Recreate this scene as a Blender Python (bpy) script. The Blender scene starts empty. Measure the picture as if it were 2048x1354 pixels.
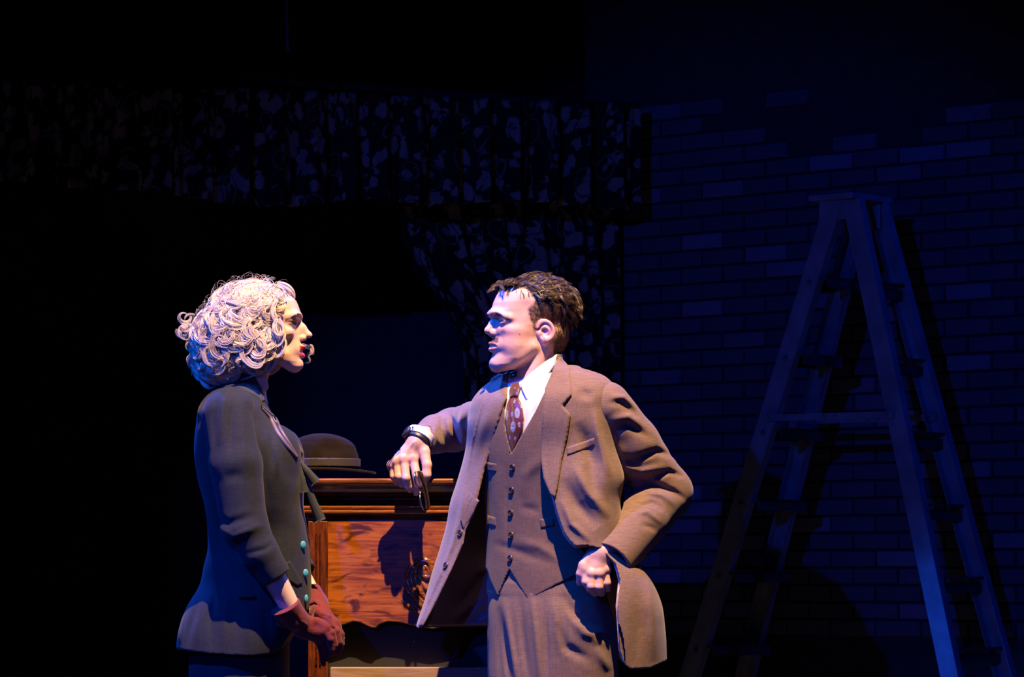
import bpy, bmesh, math, random, time
import numpy as np
from mathutils import Vector, Matrix
from mathutils.geometry import delaunay_2d_cdt
from mathutils.bvhtree import BVHTree
T0 = time.time()
random.seed(7); rng = np.random.default_rng(7)
PI = math.pi
C = bpy.context.scene.collection
sc = bpy.context.scene

# ---------------------------------------------------------------- camera
F = 6560.0            # focal length in pixels of the 2048 px wide frame
D = 8.0               # camera to the actors (m)
HZ = 1140.0           # picture row of the horizon
CAMZ = 1.11
S = D / F             # metres per pixel at the actors' distance
Z0 = -110.0           # figure depth that lies in the actors' plane Y = 0
cam = bpy.data.cameras.new('camera'); camo = bpy.data.objects.new('camera', cam); C.objects.link(camo)
camo.location = (0, -D, CAMZ); camo.rotation_euler = (PI/2, 0, 0)
cam.sensor_width = 36; cam.lens = F/2048*36; cam.shift_y = (HZ-677)/2048
cam.clip_end = 60; sc.camera = camo

# ---------------------------------------------------------------- world and stage lamps
sc.view_settings.view_transform = 'Standard'; sc.view_settings.look = 'None'
sc.view_settings.exposure = 0; sc.view_settings.gamma = 1; sc.view_settings.use_curve_mapping = False
w = bpy.data.worlds.new('world'); sc.world = w; w.use_nodes = True
w.node_tree.nodes['Background'].inputs[0].default_value = (0.002, 0.002, 0.012, 1)
w.node_tree.nodes['Background'].inputs[1].default_value = 0.35

def spot(name, loc, target, color, power, size, blend=0.3, radius=0.05):
    l = bpy.data.lights.new(name, 'SPOT'); o = bpy.data.objects.new(name, l); C.objects.link(o)
    o.location = loc; l.color = color; l.energy = power; l.spot_size = math.radians(size); l.spot_blend = blend
    l.shadow_soft_size = radius
    d = Vector(target) - Vector(loc); o.rotation_euler = d.to_track_quat('-Z', 'Y').to_euler()
    return o
# warm steep key from the right, strong blue from the left, weak blue wash over the set, blue kicker from behind right
spot('warm_key_spotlight', (0.30, -2.2, 6.4), (-0.12, 0.0, 1.60), (1.0, 0.60, 0.31), 5500, 27, 1.0, 0.03)
spot('blue_side_spotlight', (-3.6, -2.7, 5.2), (-0.15, 0, 1.38), (0.0, 0.09, 1.0), 2200, 21, 0.4, 0.04)
spot('blue_wash_spotlight', (-2.45, -9.0, 3.25), (0.40, 2.0, 1.3), (0.0, 0.05, 1.0), 850, 19, 0.5, 0.04)
spot('blue_back_spotlight', (-1.5, 1.55, 4.9), (-0.15, 0, 1.5), (0.02, 0.13, 1.0), 2400, 40, 0.5, 0.05)
spot('blue_ladder_spotlight', (3.1, 0.7, 5.0), (1.2, 2.2, 1.5), (0.0, 0.03, 1.0), 110, 34, 0.6, 0.05)
spot('blue_kicker_spotlight', (1.9, 1.9, 4.4), (-0.1, 0, 1.6), (0.03, 0.12, 1.0), 700, 44, 0.4, 0.05)

# ---------------------------------------------------------------- helpers
def at(px, py, Y=0.0):
    k = (D+Y)/F
    return Vector(((px-1024)*k, Y, CAMZ+(HZ-py)*k))
def w2(p):                       # figure units (pixels at the actors' distance) -> world
    p = np.asarray(p, dtype=np.float64)
    o = np.empty_like(p); o[:, 0] = (p[:, 0]-1024)*S; o[:, 1] = (p[:, 2]-Z0)*S; o[:, 2] = CAMZ+(HZ-p[:, 1])*S
    return o
def q(px, py, z=0.0):            # picture point at depth z (figure units) -> figure coordinates
    k = 1+(z-Z0)/F
    return np.array([1024+(px-1024)*k, HZ+(py-HZ)*k, z])

def tag(o, label=None, cat=None, group=None, kind=None):
    if label: o['label'] = label
    if cat: o['category'] = cat
    if group: o['group'] = group
    if kind: o['kind'] = kind
    return o
def thing(name, label, cat, loc=(0, 0, 0), group=None):
    o = bpy.data.objects.new(name, None); C.objects.link(o); o.location = loc; o.empty_display_size = 0.1
    return tag(o, label, cat, group)
def link(name, me, mat, parent=None, smooth=True, label=None):
    o = bpy.data.objects.new(name, me); C.objects.link(o)
    if mat:
        me.materials.clear(); me.materials.append(mat)
    if smooth and len(me.polygons):
        me.polygons.foreach_set('use_smooth', np.ones(len(me.polygons), dtype=bool))
    if parent is not None:
        o.parent = parent; o.matrix_parent_inverse = Matrix.Translation(parent.location).inverted() if parent.parent is None else parent_inv(parent)
    if label: o['label'] = label
    return o
def parent_inv(p):
    m = Matrix.Identity(4)
    while p is not None:
        m = p.matrix_basis if p.parent is None else p.matrix_basis  # parts sit at the world origin
        p = p.parent
        if p is not None: m = Matrix.Identity(4)
    return Matrix.Identity(4)
def obj(name, bm, mat, parent=None, smooth=False, label=None, bevel=0):
    me = bpy.data.meshes.new(name); bmesh.ops.recalc_face_normals(bm, faces=bm.faces); bm.to_mesh(me); bm.free()
    o = link(name, me, mat, parent, smooth, label)
    if bevel:
        m = o.modifiers.new('bevel', 'BEVEL'); m.width = bevel; m.segments = 2; m.limit_method = 'ANGLE'
    return o
def mesh_np(name, v, f, mat, parent=None, smooth=True, label=None):
    me = bpy.data.meshes.new(name)
    v = np.ascontiguousarray(v, dtype=np.float32); f = np.ascontiguousarray(f, dtype=np.int32)
    k = f.shape[1]
    me.vertices.add(len(v)); me.vertices.foreach_set('co', v.ravel())
    me.loops.add(f.size); me.loops.foreach_set('vertex_index', f.ravel())
    me.polygons.add(len(f)); me.polygons.foreach_set('loop_start', np.arange(0, f.size, k, dtype=np.int32))
    me.update(calc_edges=True); me.validate()
    return link(name, me, mat, parent, smooth, label)
def bx(bm, lo, hi, M=None):
    lo = Vector(lo); hi = Vector(hi); c = (lo+hi)/2; d = hi-lo
    m = Matrix.Translation(c) @ Matrix.Diagonal((d.x, d.y, d.z, 1))
    if M is not None: m = M @ m
    bmesh.ops.create_cube(bm, size=1, matrix=m)
def bar(bm, a, b, wu, wv, up=(0, 1, 0)):
    """box from a to b, width wu across, wv along the `up` direction"""
    a = Vector(a); b = Vector(b); d = (b-a); L = d.length; z = d.normalized()
    v = Vector(up); v = (v - z*v.dot(z)).normalized(); u = v.cross(z)
    m = Matrix((( u.x, v.x, z.x, (a.x+b.x)/2), (u.y, v.y, z.y, (a.y+b.y)/2), (u.z, v.z, z.z, (a.z+b.z)/2), (0, 0, 0, 1)))
    bmesh.ops.create_cube(bm, size=1, matrix=m @ Matrix.Diagonal((wu, wv, L, 1)))
def cyl(bm, a, b, r, seg=16, r2=None):
    a = Vector(a); b = Vector(b); d = b-a
    m = Matrix.Translation((a+b)/2) @ d.to_track_quat('Z', 'Y').to_matrix().to_4x4()
    bmesh.ops.create_cone(bm, cap_ends=True, segments=seg, radius1=r, radius2=r if r2 is None else r2, depth=d.length, matrix=m)
def ball(bm, c, r, sx=1, sy=1, sz=1, seg=16):
    bmesh.ops.create_uvsphere(bm, u_segments=seg, v_segments=max(6, seg//2), radius=r, matrix=Matrix.Translation(c) @ Matrix.Diagonal((sx, sy, sz, 1)))
def tube_np(paths, radii, sides=4):
    """paths (N,T,3), radii (T,) or (N,T) -> verts, quads of N open tubes"""
    P = np.asarray(paths, dtype=np.float64); N, T, _ = P.shape
    tan = np.gradient(P, axis=1); tan /= np.linalg.norm(tan, axis=2, keepdims=True)+1e-9
    ref = np.where(np.abs(tan[:, :1, 2:3]) < 0.9, np.array([[[0, 0, 1.0]]]), np.array([[[1.0, 0, 0]]]))
    n1 = np.empty_like(P); cur = ref[:, 0]
    for t in range(T):
        cur = cur - tan[:, t]*np.sum(cur*tan[:, t], axis=1, keepdims=True)
        cur /= np.linalg.norm(cur, axis=1, keepdims=True)+1e-9
        n1[:, t] = cur
    n2 = np.cross(tan, n1)
    R = np.broadcast_to(np.asarray(radii, dtype=np.float64), (N, T))[..., None]
    a = np.arange(sides)*2*PI/sides
    V = P[:, :, None] + R[:, :, None]*(n1[:, :, None]*np.cos(a)[None, None, :, None] + n2[:, :, None]*np.sin(a)[None, None, :, None])
    V = V.reshape(-1, 3)
    base = (np.arange(N)*T*sides)[:, None, None] + (np.arange(T-1)*sides)[None, :, None]
    i = np.arange(sides)[None, None, :]; j = (i+1) % sides
    Fq = np.stack([base+i, base+j, base+j+sides, base+i+sides], axis=-1).reshape(-1, 4)
    return V, Fq

def ribbon_np(paths, width, seed=0):
    """flat hair-thin ribbons, paths (N,T,3) in world space, width (N,T) or (T,)"""
    P = np.asarray(paths, dtype=np.float64); N, T, _ = P.shape; r = np.random.default_rng(seed)
    tan = np.gradient(P, axis=1); tan /= np.linalg.norm(tan, axis=2, keepdims=True)+1e-12
    v = np.array([0.15, -1.0, 0.1])+r.normal(0, 0.35, (N, 1, 3)); sd = np.cross(tan, v); sd /= np.linalg.norm(sd, axis=2, keepdims=True)+1e-12
    W = np.broadcast_to(np.asarray(width), (N, T))[..., None]*0.5
    V = np.stack([P-sd*W, P+sd*W], 2).reshape(-1, 3)
    b = (np.arange(N)*T*2)[:, None]+(np.arange(T-1)*2)[None]
    return V, np.stack([b, b+1, b+3, b+2], -1).reshape(-1, 4)

# ---------------------------------------------------------------- materials
def mat(name, col, rough=0.7, metal=0.0, spec=0.5, noise=0.0, nscale=40, bump=0.0, bscale=200, sss=0, coat=0, sheen=0, attr=None, stretch=None):
    m = bpy.data.materials.new(name); m.use_nodes = True; nt = m.node_tree; b = nt.nodes['Principled BSDF']
    b.inputs['Base Color'].default_value = (*col, 1); b.inputs['Roughness'].default_value = rough
    b.inputs['Metallic'].default_value = metal; b.inputs['Specular IOR Level'].default_value = spec
    if sss:
        b.inputs['Subsurface Weight'].default_value = sss; b.inputs['Subsurface Radius'].default_value = (0.012, 0.004, 0.002); b.inputs['Subsurface Scale'].default_value = 0.5
    if coat: b.inputs['Coat Weight'].default_value = coat; b.inputs['Coat Roughness'].default_value = 0.15
    if sheen: b.inputs['Sheen Weight'].default_value = sheen; b.inputs['Sheen Roughness'].default_value = 0.4
    tc = nt.nodes.new('ShaderNodeTexCoord'); mp = nt.nodes.new('ShaderNodeMapping'); nt.links.new(tc.outputs['Object'], mp.inputs[0])
    if stretch: mp.inputs['Scale'].default_value = stretch
    src = None
    if attr:
        a = nt.nodes.new('ShaderNodeAttribute'); a.attribute_name = attr; src = a.outputs['Color']
    if noise:
        n = nt.nodes.new('ShaderNodeTexNoise'); n.inputs['Scale'].default_value = nscale; n.inputs['Detail'].default_value = 5; nt.links.new(mp.outputs[0], n.inputs['Vector'])
        mr = nt.nodes.new('ShaderNodeMapRange'); mr.inputs[1].default_value = 0.3; mr.inputs[2].default_value = 0.7; mr.inputs[3].default_value = 1-noise; mr.inputs[4].default_value = 1+noise
        nt.links.new(n.outputs[0], mr.inputs[0])
        mx = nt.nodes.new('ShaderNodeVectorMath'); mx.operation = 'SCALE'; mx.inputs[0].default_value = col
        if src: nt.links.new(src, mx.inputs[0])
        nt.links.new(mr.outputs[0], mx.inputs['Scale']); src = mx.outputs[0]
    if src: nt.links.new(src, b.inputs['Base Color'])
    if bump:
        n = nt.nodes.new('ShaderNodeTexNoise'); n.inputs['Scale'].default_value = bscale; n.inputs['Detail'].default_value = 4; nt.links.new(mp.outputs[0], n.inputs['Vector'])
        bp = nt.nodes.new('ShaderNodeBump'); bp.inputs['Strength'].default_value = bump; bp.inputs['Distance'].default_value = 0.002
        nt.links.new(n.outputs[0], bp.inputs['Height']); nt.links.new(bp.outputs[0], b.inputs['Normal'])
    return m
def fabric(name, c1, c2, rough=0.85, thread=700, slub=0.5, bump=0.12, sheen=0.15):
    """woven cloth: crossed thread noise"""
    m = bpy.data.materials.new(name); m.use_nodes = True; nt = m.node_tree; b = nt.nodes['Principled BSDF']; N = nt.nodes.new
    b.inputs['Roughness'].default_value = rough; b.inputs['Specular IOR Level'].default_value = 0.25
    b.inputs['Sheen Weight'].default_value = sheen
    tc = N('ShaderNodeTexCoord'); outs = []
    for sc_ in ((thread, thread, thread*0.06), (thread*0.06, thread*0.06, thread)):
        mp = N('ShaderNodeMapping'); mp.inputs['Scale'].default_value = sc_; nt.links.new(tc.outputs['Object'], mp.inputs[0])
        n = N('ShaderNodeTexNoise'); n.inputs['Scale'].default_value = 1; n.inputs['Detail'].default_value = 2; nt.links.new(mp.outputs[0], n.inputs['Vector']); outs.append(n.outputs[0])
    ad = N('ShaderNodeMath'); ad.operation = 'ADD'; nt.links.new(outs[0], ad.inputs[0]); nt.links.new(outs[1], ad.inputs[1])
    mr = N('ShaderNodeMapRange'); mr.inputs[1].default_value = 1-slub*0.5; mr.inputs[2].default_value = 1+slub*0.5; nt.links.new(ad.outputs[0], mr.inputs[0])
    mx = N('ShaderNodeMix'); mx.data_type = 'RGBA'; mx.inputs[6].default_value = (*c1, 1); mx.inputs[7].default_value = (*c2, 1)
    nt.links.new(mr.outputs[0], mx.inputs[0]); nt.links.new(mx.outputs[2], b.inputs['Base Color'])
    bp = N('ShaderNodeBump'); bp.inputs['Strength'].default_value = bump; bp.inputs['Distance'].default_value = 0.001
    nt.links.new(ad.outputs[0], bp.inputs['Height']); nt.links.new(bp.outputs[0], b.inputs['Normal'])
    return m
def wood(name, dark, light, scale=(1.2, 9, 9), rough=0.28, coat=0.5, burl=0.0, dist=2.0, d2=None):
    m = bpy.data.materials.new(name); m.use_nodes = True; nt = m.node_tree; b = nt.nodes['Principled BSDF']; N = nt.nodes.new
    tc = N('ShaderNodeTexCoord'); mp = N('ShaderNodeMapping'); mp.inputs['Scale'].default_value = scale; nt.links.new(tc.outputs['Object'], mp.inputs[0])
    n = N('ShaderNodeTexNoise'); n.inputs['Scale'].default_value = 6; n.inputs['Detail'].default_value = 8; n.inputs['Roughness'].default_value = 0.65; n.inputs['Distortion'].default_value = dist; nt.links.new(mp.outputs[0], n.inputs['Vector'])
    cr = N('ShaderNodeValToRGB'); cr.color_ramp.elements[0].position = 0.35; cr.color_ramp.elements[0].color = (*dark, 1); cr.color_ramp.elements[1].position = 0.62; cr.color_ramp.elements[1].color = (*light, 1)
    nt.links.new(n.outputs[0], cr.inputs[0]); out = cr.outputs[0]
    if burl:
        n2 = N('ShaderNodeTexNoise'); n2.inputs['Scale'].default_value = 9; n2.inputs['Detail'].default_value = 6; n2.inputs['Distortion'].default_value = 1.0; mp2 = N('ShaderNodeMapping'); mp2.inputs['Scale'].default_value = (1.4, 2, 3.2); nt.links.new(tc.outputs['Object'], mp2.inputs[0]); nt.links.new(mp2.outputs[0], n2.inputs['Vector'])
        mr = N('ShaderNodeMapRange'); mr.inputs[1].default_value = 0.52; mr.inputs[2].default_value = 0.66; nt.links.new(n2.outputs[0], mr.inputs[0])
        mu = N('ShaderNodeMath'); mu.operation = 'MULTIPLY'; mu.inputs[1].default_value = burl; nt.links.new(mr.outputs[0], mu.inputs[0])
        mx = N('ShaderNodeMix'); mx.data_type = 'RGBA'; mx.inputs[7].default_value = (*(d2 or dark), 1); nt.links.new(mu.outputs[0], mx.inputs[0]); nt.links.new(out, mx.inputs[6]); out = mx.outputs[2]
    nt.links.new(out, b.inputs['Base Color']); b.inputs['Roughness'].default_value = rough
    b.inputs['Coat Weight'].default_value = coat; b.inputs['Coat Roughness'].default_value = 0.12
    bp = N('ShaderNodeBump'); bp.inputs['Strength'].default_value = 0.12; bp.inputs['Distance'].default_value = 0.001
    nt.links.new(n.outputs[0], bp.inputs['Height']); nt.links.new(bp.outputs[0], b.inputs['Normal'])
    return m

# ---------------------------------------------------------------- implicit surfaces
def V3(a): return np.asarray(a, dtype=np.float32)
def sph(P, c, r): return np.sqrt((P[0]-c[0])**2+(P[1]-c[1])**2+(P[2]-c[2])**2)-r
def ell(P, c, r, R=None):
    d = [P[i]-c[i] for i in range(3)]
    if R is not None: d = [R[i][0]*d[0]+R[i][1]*d[1]+R[i][2]*d[2] for i in range(3)]
    k0 = np.sqrt((d[0]/r[0])**2+(d[1]/r[1])**2+(d[2]/r[2])**2)
    k1 = np.sqrt((d[0]/r[0]**2)**2+(d[1]/r[1]**2)**2+(d[2]/r[2]**2)**2)+1e-6
    return k0*(k0-1)/k1
def cap(P, a, b, ra, rb=None):
    if rb is None: rb = ra
    ba = [float(b[i]-a[i]) for i in range(3)]; L = ba[0]**2+ba[1]**2+ba[2]**2+1e-9
    t = ((P[0]-a[0])*ba[0]+(P[1]-a[1])*ba[1]+(P[2]-a[2])*ba[2])/L
    t = np.clip(t, 0, 1)
    return np.sqrt((P[0]-a[0]-ba[0]*t)**2+(P[1]-a[1]-ba[1]*t)**2+(P[2]-a[2]-ba[2]*t)**2)-(ra+(rb-ra)*t)
def chain(P, pts, rs, k=0):
    d = None
    for i in range(len(pts)-1):
        e = cap(P, pts[i], pts[i+1], rs[i], rs[i+1])
        d = e if d is None else (smin(d, e, k) if k else np.minimum(d, e))
    return d
def smin(a, b, k):
    h = np.maximum(k-np.abs(a-b), 0)/k
    return np.minimum(a, b)-h*h*k*0.25
def smax(a, b, k): return -smin(-a, -b, k)
def sub(a, b, k=1.0): return smax(a, -b, k)
def loft(P, rows, p=2.2, ends=True):
    """rows of (y, cx, cz, half width, half depth)"""
    R = np.array(rows, dtype=np.float32); y = P[1]
    g = [np.interp(y, R[:, 0], R[:, i]) for i in (1, 2, 3, 4)]
    dx = np.abs(P[0]-g[0])/g[2]; dz = np.abs(P[2]-g[1])/g[3]
    d = ((dx**p+dz**p)**(1/p)-1)*np.minimum(g[2], g[3])
    if ends: d = smax(d, np.maximum(R[0, 0]-y, y-R[-1, 0]), 4)
    return d.astype(np.float32)
def poly2(x, y, pts):
    """signed distance in the picture plane to a closed polygon (negative inside)"""
    pts = np.asarray(pts, dtype=np.float32); n = len(pts)
    d = np.full(x.shape, 1e9, dtype=np.float32); ins = np.zeros(x.shape, dtype=bool)
    for i in range(n):
        a = pts[i]; b = pts[(i+1) % n]; e = b-a
        wx = x-a[0]; wy = y-a[1]; t = np.clip((wx*e[0]+wy*e[1])/(e[0]**2+e[1]**2+1e-9), 0, 1)
        d = np.minimum(d, (wx-e[0]*t)**2+(wy-e[1]*t)**2)
        c = (a[1] > y) != (b[1] > y)
        if abs(e[1]) > 1e-9: ins ^= c & (x < e[0]*(y-a[1])/e[1]+a[0])
    d = np.sqrt(d); return np.where(ins, -d, d)
def line2(x, y, pts):
    d = np.full(x.shape, 1e9, dtype=np.float32)
    for a, b in zip(pts[:-1], pts[1:]):
        ex, ey = b[0]-a[0], b[1]-a[1]; t = np.clip(((x-a[0])*ex+(y-a[1])*ey)/(ex*ex+ey*ey+1e-9), 0, 1)
        d = np.minimum(d, (x-a[0]-ex*t)**2+(y-a[1]-ey*t)**2)
    return np.sqrt(d)
def line2t(x, y, pts):
    """distance to a polyline and the position 0..1 along it"""
    pts = np.asarray(pts, dtype=float); seg = np.linalg.norm(np.diff(pts, axis=0), axis=1); L = seg.sum(); a0 = 0
    d = np.full(x.shape, 1e9, dtype=np.float32); s = np.zeros(x.shape, dtype=np.float32)
    for a, b, l in zip(pts[:-1], pts[1:], seg):
        ex, ey = b[0]-a[0], b[1]-a[1]; t = np.clip(((x-a[0])*ex+(y-a[1])*ey)/(ex*ex+ey*ey+1e-9), 0, 1)
        e = (x-a[0]-ex*t)**2+(y-a[1]-ey*t)**2; m = e < d; d = np.where(m, e, d); s = np.where(m, (a0+t*l)/L, s); a0 += l
    return np.sqrt(d), s
def smooth_rows(rows, n=8):
    """Catmull-Rom refinement of section tables"""
    R = np.array(rows, dtype=float); Y = R[:, 0]; ys = np.unique(np.concatenate([np.linspace(a, b, n, endpoint=False) for a, b in zip(Y[:-1], Y[1:])]+[Y[-1:]]))
    out = [ys]
    for c in range(1, R.shape[1]):
        v = R[:, c]; m = np.gradient(v, Y); i = np.clip(np.searchsorted(Y, ys, side='right')-1, 0, len(Y)-2); h = Y[i+1]-Y[i]; t = (ys-Y[i])/h
        out.append((2*t**3-3*t**2+1)*v[i]+(t**3-2*t**2+t)*h*m[i]+(-2*t**3+3*t**2)*v[i+1]+(t**3-t**2)*h*m[i+1])
    return [tuple(r) for r in np.stack(out, 1)]
def folds(P, d, lst, z=None):
    """lst of (points in the picture plane, width, height): raised or sunk cloth folds on the side z<zc"""
    for it in lst:
        pts, wd, am = it[:3]
        ld, ls = line2t(P[0], P[1], pts)
        m = (am*1.2)*np.exp(-(ld/wd)**2)*np.sin(np.clip(ls*0.96+0.02, 0, 1)*PI)**1.1
        if z is not None: m = m/(1+np.exp((P[2]-z)/6))
        d = d-m
    return d
def sdf_mesh(name, f, lo, hi, vox, mat=None, parent=None, label=None, blk=8, slack=1.5, color=None, refine=True, smooth_it=0):
    lo = np.array(lo, dtype=np.float32); hi = np.array(hi, dtype=np.float32)
    nb = np.ceil((hi-lo)/(vox*blk)).astype(int)+1; n = nb*blk
    bc = [lo[i]+(np.arange(nb[i])+0.5)*blk*vox-0.5*vox for i in range(3)]
    G = np.meshgrid(*bc, indexing='ij'); G = [g.ravel().astype(np.float32) for g in G]
    cd = f(G)
    act = np.nonzero(np.abs(cd) < vox*blk*0.87*slack)[0]
    Dn = np.repeat(np.repeat(np.repeat(cd.reshape(nb), blk, 0), blk, 1), blk, 2).astype(np.float32)
    bi = np.stack(np.unravel_index(act, nb), 1)
    off = np.stack(np.meshgrid(*[np.arange(blk)]*3, indexing='ij'), -1).reshape(-1, 3)
    CH = max(1, 300000//blk**3)
    for s in range(0, len(bi), CH):
        ii = (bi[s:s+CH, None, :]*blk+off[None]).reshape(-1, 3)
        pp = [(lo[k]+ii[:, k]*vox).astype(np.float32) for k in range(3)]
        Dn[ii[:, 0], ii[:, 1], ii[:, 2]] = f(pp)
    neg = (Dn < 0)
    cnt = np.zeros(tuple(n-1), dtype=np.uint8)
    for a in (0, 1):
        for b in (0, 1):
            for c in (0, 1):
                cnt += neg[a:n[0]-1+a, b:n[1]-1+b, c:n[2]-1+c]
    ci = np.nonzero((cnt > 0) & (cnt < 8)); M = len(ci[0])
    cv = {}
    for a in (0, 1):
        for b in (0, 1):
            for c in (0, 1): cv[a, b, c] = Dn[ci[0]+a, ci[1]+b, ci[2]+c]
    acc = np.zeros((M, 3)); num = np.zeros(M)
    for ax in range(3):
        for u in (0, 1):
            for v in (0, 1):
                k0 = [0, 0, 0]; k0[(ax+1) % 3] = u; k0[(ax+2) % 3] = v; k1 = list(k0); k1[ax] = 1
                A = cv[tuple(k0)]; B = cv[tuple(k1)]; m = (A < 0) != (B < 0)
                t = np.where(m, A/np.where(m, A-B, 1), 0)
                for k in range(3):
                    acc[:, k] += np.where(m, k0[k]+(t if k == ax else 0), 0)
                num += m
    vp = lo+(np.stack(ci, 1)+acc/num[:, None])*vox
    if refine:
        for _ in range(2):
            P = [vp[:, k].astype(np.float32) for k in range(3)]; h = vox*0.4
            d0 = f(P); g = np.empty((M, 3))
            for k in range(3):
                Q = list(P); Q[k] = Q[k]+h; g[:, k] = (f(Q)-d0)/h
            g2 = np.sum(g*g, 1)+1e-3
            st = np.clip(d0/g2, -vox*0.6, vox*0.6)
            vp = vp-g*st[:, None]
    idm = np.full(tuple(n-1), -1, dtype=np.int32); idm[ci] = np.arange(M)
    quads = []
    for ax in range(3):
        a1, a2 = (ax+1) % 3, (ax+2) % 3
        sl0 = [slice(1, n[k]-1) for k in range(3)]; sl1 = list(sl0)
        sl0[ax] = slice(0, n[ax]-1); sl1[ax] = slice(1, n[ax])
        A = neg[tuple(sl0)]; B = neg[tuple(sl1)]
        e = np.nonzero(A != B); base = [e[k]+(0 if k == ax else 1) for k in range(3)]
        def cell(o1, o2):
            c = [b.copy() for b in base]; c[a1] = c[a1]+o1; c[a2] = c[a2]+o2; return idm[c[0], c[1], c[2]]
        qd = np.stack([cell(-1, -1), cell(0, -1), cell(0, 0), cell(-1, 0)], 1)
        fl = ~A[e]; qd[fl] = qd[fl][:, ::-1]
        quads.append(qd)
    Q = np.concatenate(quads); Q = Q[(Q >= 0).all(1)]
    if smooth_it:
        for _ in range(smooth_it*2):
            s_ = np.zeros_like(vp); c_ = np.zeros(len(vp))
            for k in range(4):
                a = Q[:, k]; b = Q[:, (k+1) % 4]
                np.add.at(s_, a, vp[b]); np.add.at(c_, a, 1); np.add.at(s_, b, vp[a]); np.add.at(c_, b, 1)
            k_ = 0.5 if _ % 2 == 0 else -0.52
            vp = vp+k_*(s_/np.maximum(c_, 1)[:, None]-vp)
    o = mesh_np(name, w2(vp), Q, mat, parent, True, label)
    if color is not None:
        col = color([vp[:, k] for k in range(3)])
        at_ = o.data.color_attributes.new('Col', 'FLOAT_COLOR', 'POINT')
        rgba = np.ones((len(vp), 4), dtype=np.float32); rgba[:, :3] = col
        at_.data.foreach_set('color', rgba.ravel())
    print('SDF', name, M, 'verts', round(time.time()-T0, 1))
    return o, vp
def bvh_of(*objs):
    vs = []; fs = []; k = 0
    for o in objs:
        me = o.data; v = np.empty(len(me.vertices)*3, dtype=np.float32); me.vertices.foreach_get('co', v); v = v.reshape(-1, 3)
        vs += [tuple(a) for a in v]; fs += [tuple(i+k for i in p.vertices) for p in me.polygons]; k += len(v)
    return BVHTree.FromPolygons(vs, fs)
def zhit(f, x, y, z0=-420.0, z1=350.0):
    """depth of the first surface of implicit f seen from the front"""
    x = np.asarray(x, dtype=np.float32); y = np.asarray(y, dtype=np.float32); z = np.full(x.shape, z0, dtype=np.float32)
    for _ in range(70):
        d = f([x, y, z]); z = z+np.clip(d, -4, 40)*0.8
        if np.abs(d[z < z1]).max(initial=0) < 0.05: break
    z = z.astype(np.float64); z[z > z1] = np.nan
    return z
def drape(name, bvh, poly, lift, thick, mat, parent=None, step=4.0, label=None, zdef=-100, edge_round=0.0, bulge=None, dirn=(0, 1, 0), maxdz=None, smooth_n=3, attr=None):
    """cloth piece cut to a picture-plane outline and laid on the surface below it, with real thickness (figure units)"""
    pts = []; n = len(poly)
    for i in range(n):
        a = np.array(poly[i], float); b = np.array(poly[(i+1) % n], float); m = max(1, int(np.linalg.norm(b-a)/step))
        for k in range(m): pts.append(a+(b-a)*k/m)
    nb = len(pts); P = np.array(pts); lo = P.min(0); hi = P.max(0)
    gx, gy = np.meshgrid(np.arange(lo[0], hi[0], step), np.arange(lo[1], hi[1], step)); gx = gx+((np.arange(gx.shape[0]) % 2)*step/2)[:, None]
    gx = gx.ravel().astype(np.float32); gy = gy.ravel().astype(np.float32)
    sd = poly2(gx, gy, poly); k = sd < -step*0.6
    allp = [Vector((float(a), float(b))) for a, b in P]+[Vector((float(a), float(b))) for a, b in zip(gx[k], gy[k])]
    res = delaunay_2d_cdt(allp, [(i, (i+1) % nb) for i in range(nb)], [], 1, 1e-4)
    v2 = np.array([tuple(v) for v in res[0]]); tri = np.array([t for t in res[2]])
    z = zhit(bvh, v2[:, 0], v2[:, 1])
    bad = np.isnan(z); z[bad] = np.median(z[~bad]) if (~bad).any() else zdef
    # smooth depths so that the piece spans small hollows
    E = np.concatenate([tri[:, [0, 1]], tri[:, [1, 2]], tri[:, [2, 0]]])
    for _ in range(smooth_n):
        s_ = np.zeros(len(z)); c_ = np.zeros(len(z))
        np.add.at(s_, E[:, 0], z[E[:, 1]]); np.add.at(c_, E[:, 0], 1); np.add.at(s_, E[:, 1], z[E[:, 0]]); np.add.at(c_, E[:, 1], 1)
        z = np.minimum(z, 0.5*z+0.5*s_/np.maximum(c_, 1)) if not bad.any() else 0.5*z+0.5*s_/np.maximum(c_, 1)
    sdv = -poly2(v2[:, 0].astype(np.float32), v2[:, 1].astype(np.float32), poly)
    ed = np.clip(sdv/max(thick*0.8, 1e-3), 0, 1)
    zf = z-lift-thick*(0.35+0.65*np.sqrt(np.clip(1-(1-ed)**2, 0, 1)))
    if bulge is not None: zf = zf-bulge(v2[:, 0], v2[:, 1], sdv)
    zb = z-lift+thick*0.2
    nv = len(v2)
    V = np.concatenate([np.stack([v2[:, 0], v2[:, 1], zf], 1), np.stack([v2[:, 0], v2[:, 1], zb], 1)])
    # orientation: front faces must look at the camera
    a = v2[tri[:, 1]]-v2[tri[:, 0]]; b = v2[tri[:, 2]]-v2[tri[:, 0]]; cr = a[:, 0]*b[:, 1]-a[:, 1]*b[:, 0]
    tri[cr > 0] = tri[cr > 0][:, ::-1]
    ec = {}
    for t in tri:
        for i in range(3): ec[(t[i], t[(i+1) % 3])] = 1
    side = [(i, j) for (i, j) in ec if (j, i) not in ec]
    F3 = np.concatenate([tri, tri[:, ::-1]+nv, np.array([(j, i, i+nv) for i, j in side]+[(j, i+nv, j+nv) for i, j in side])])
    return mesh_np(name, w2(V), F3, mat, parent, True, label)
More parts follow.
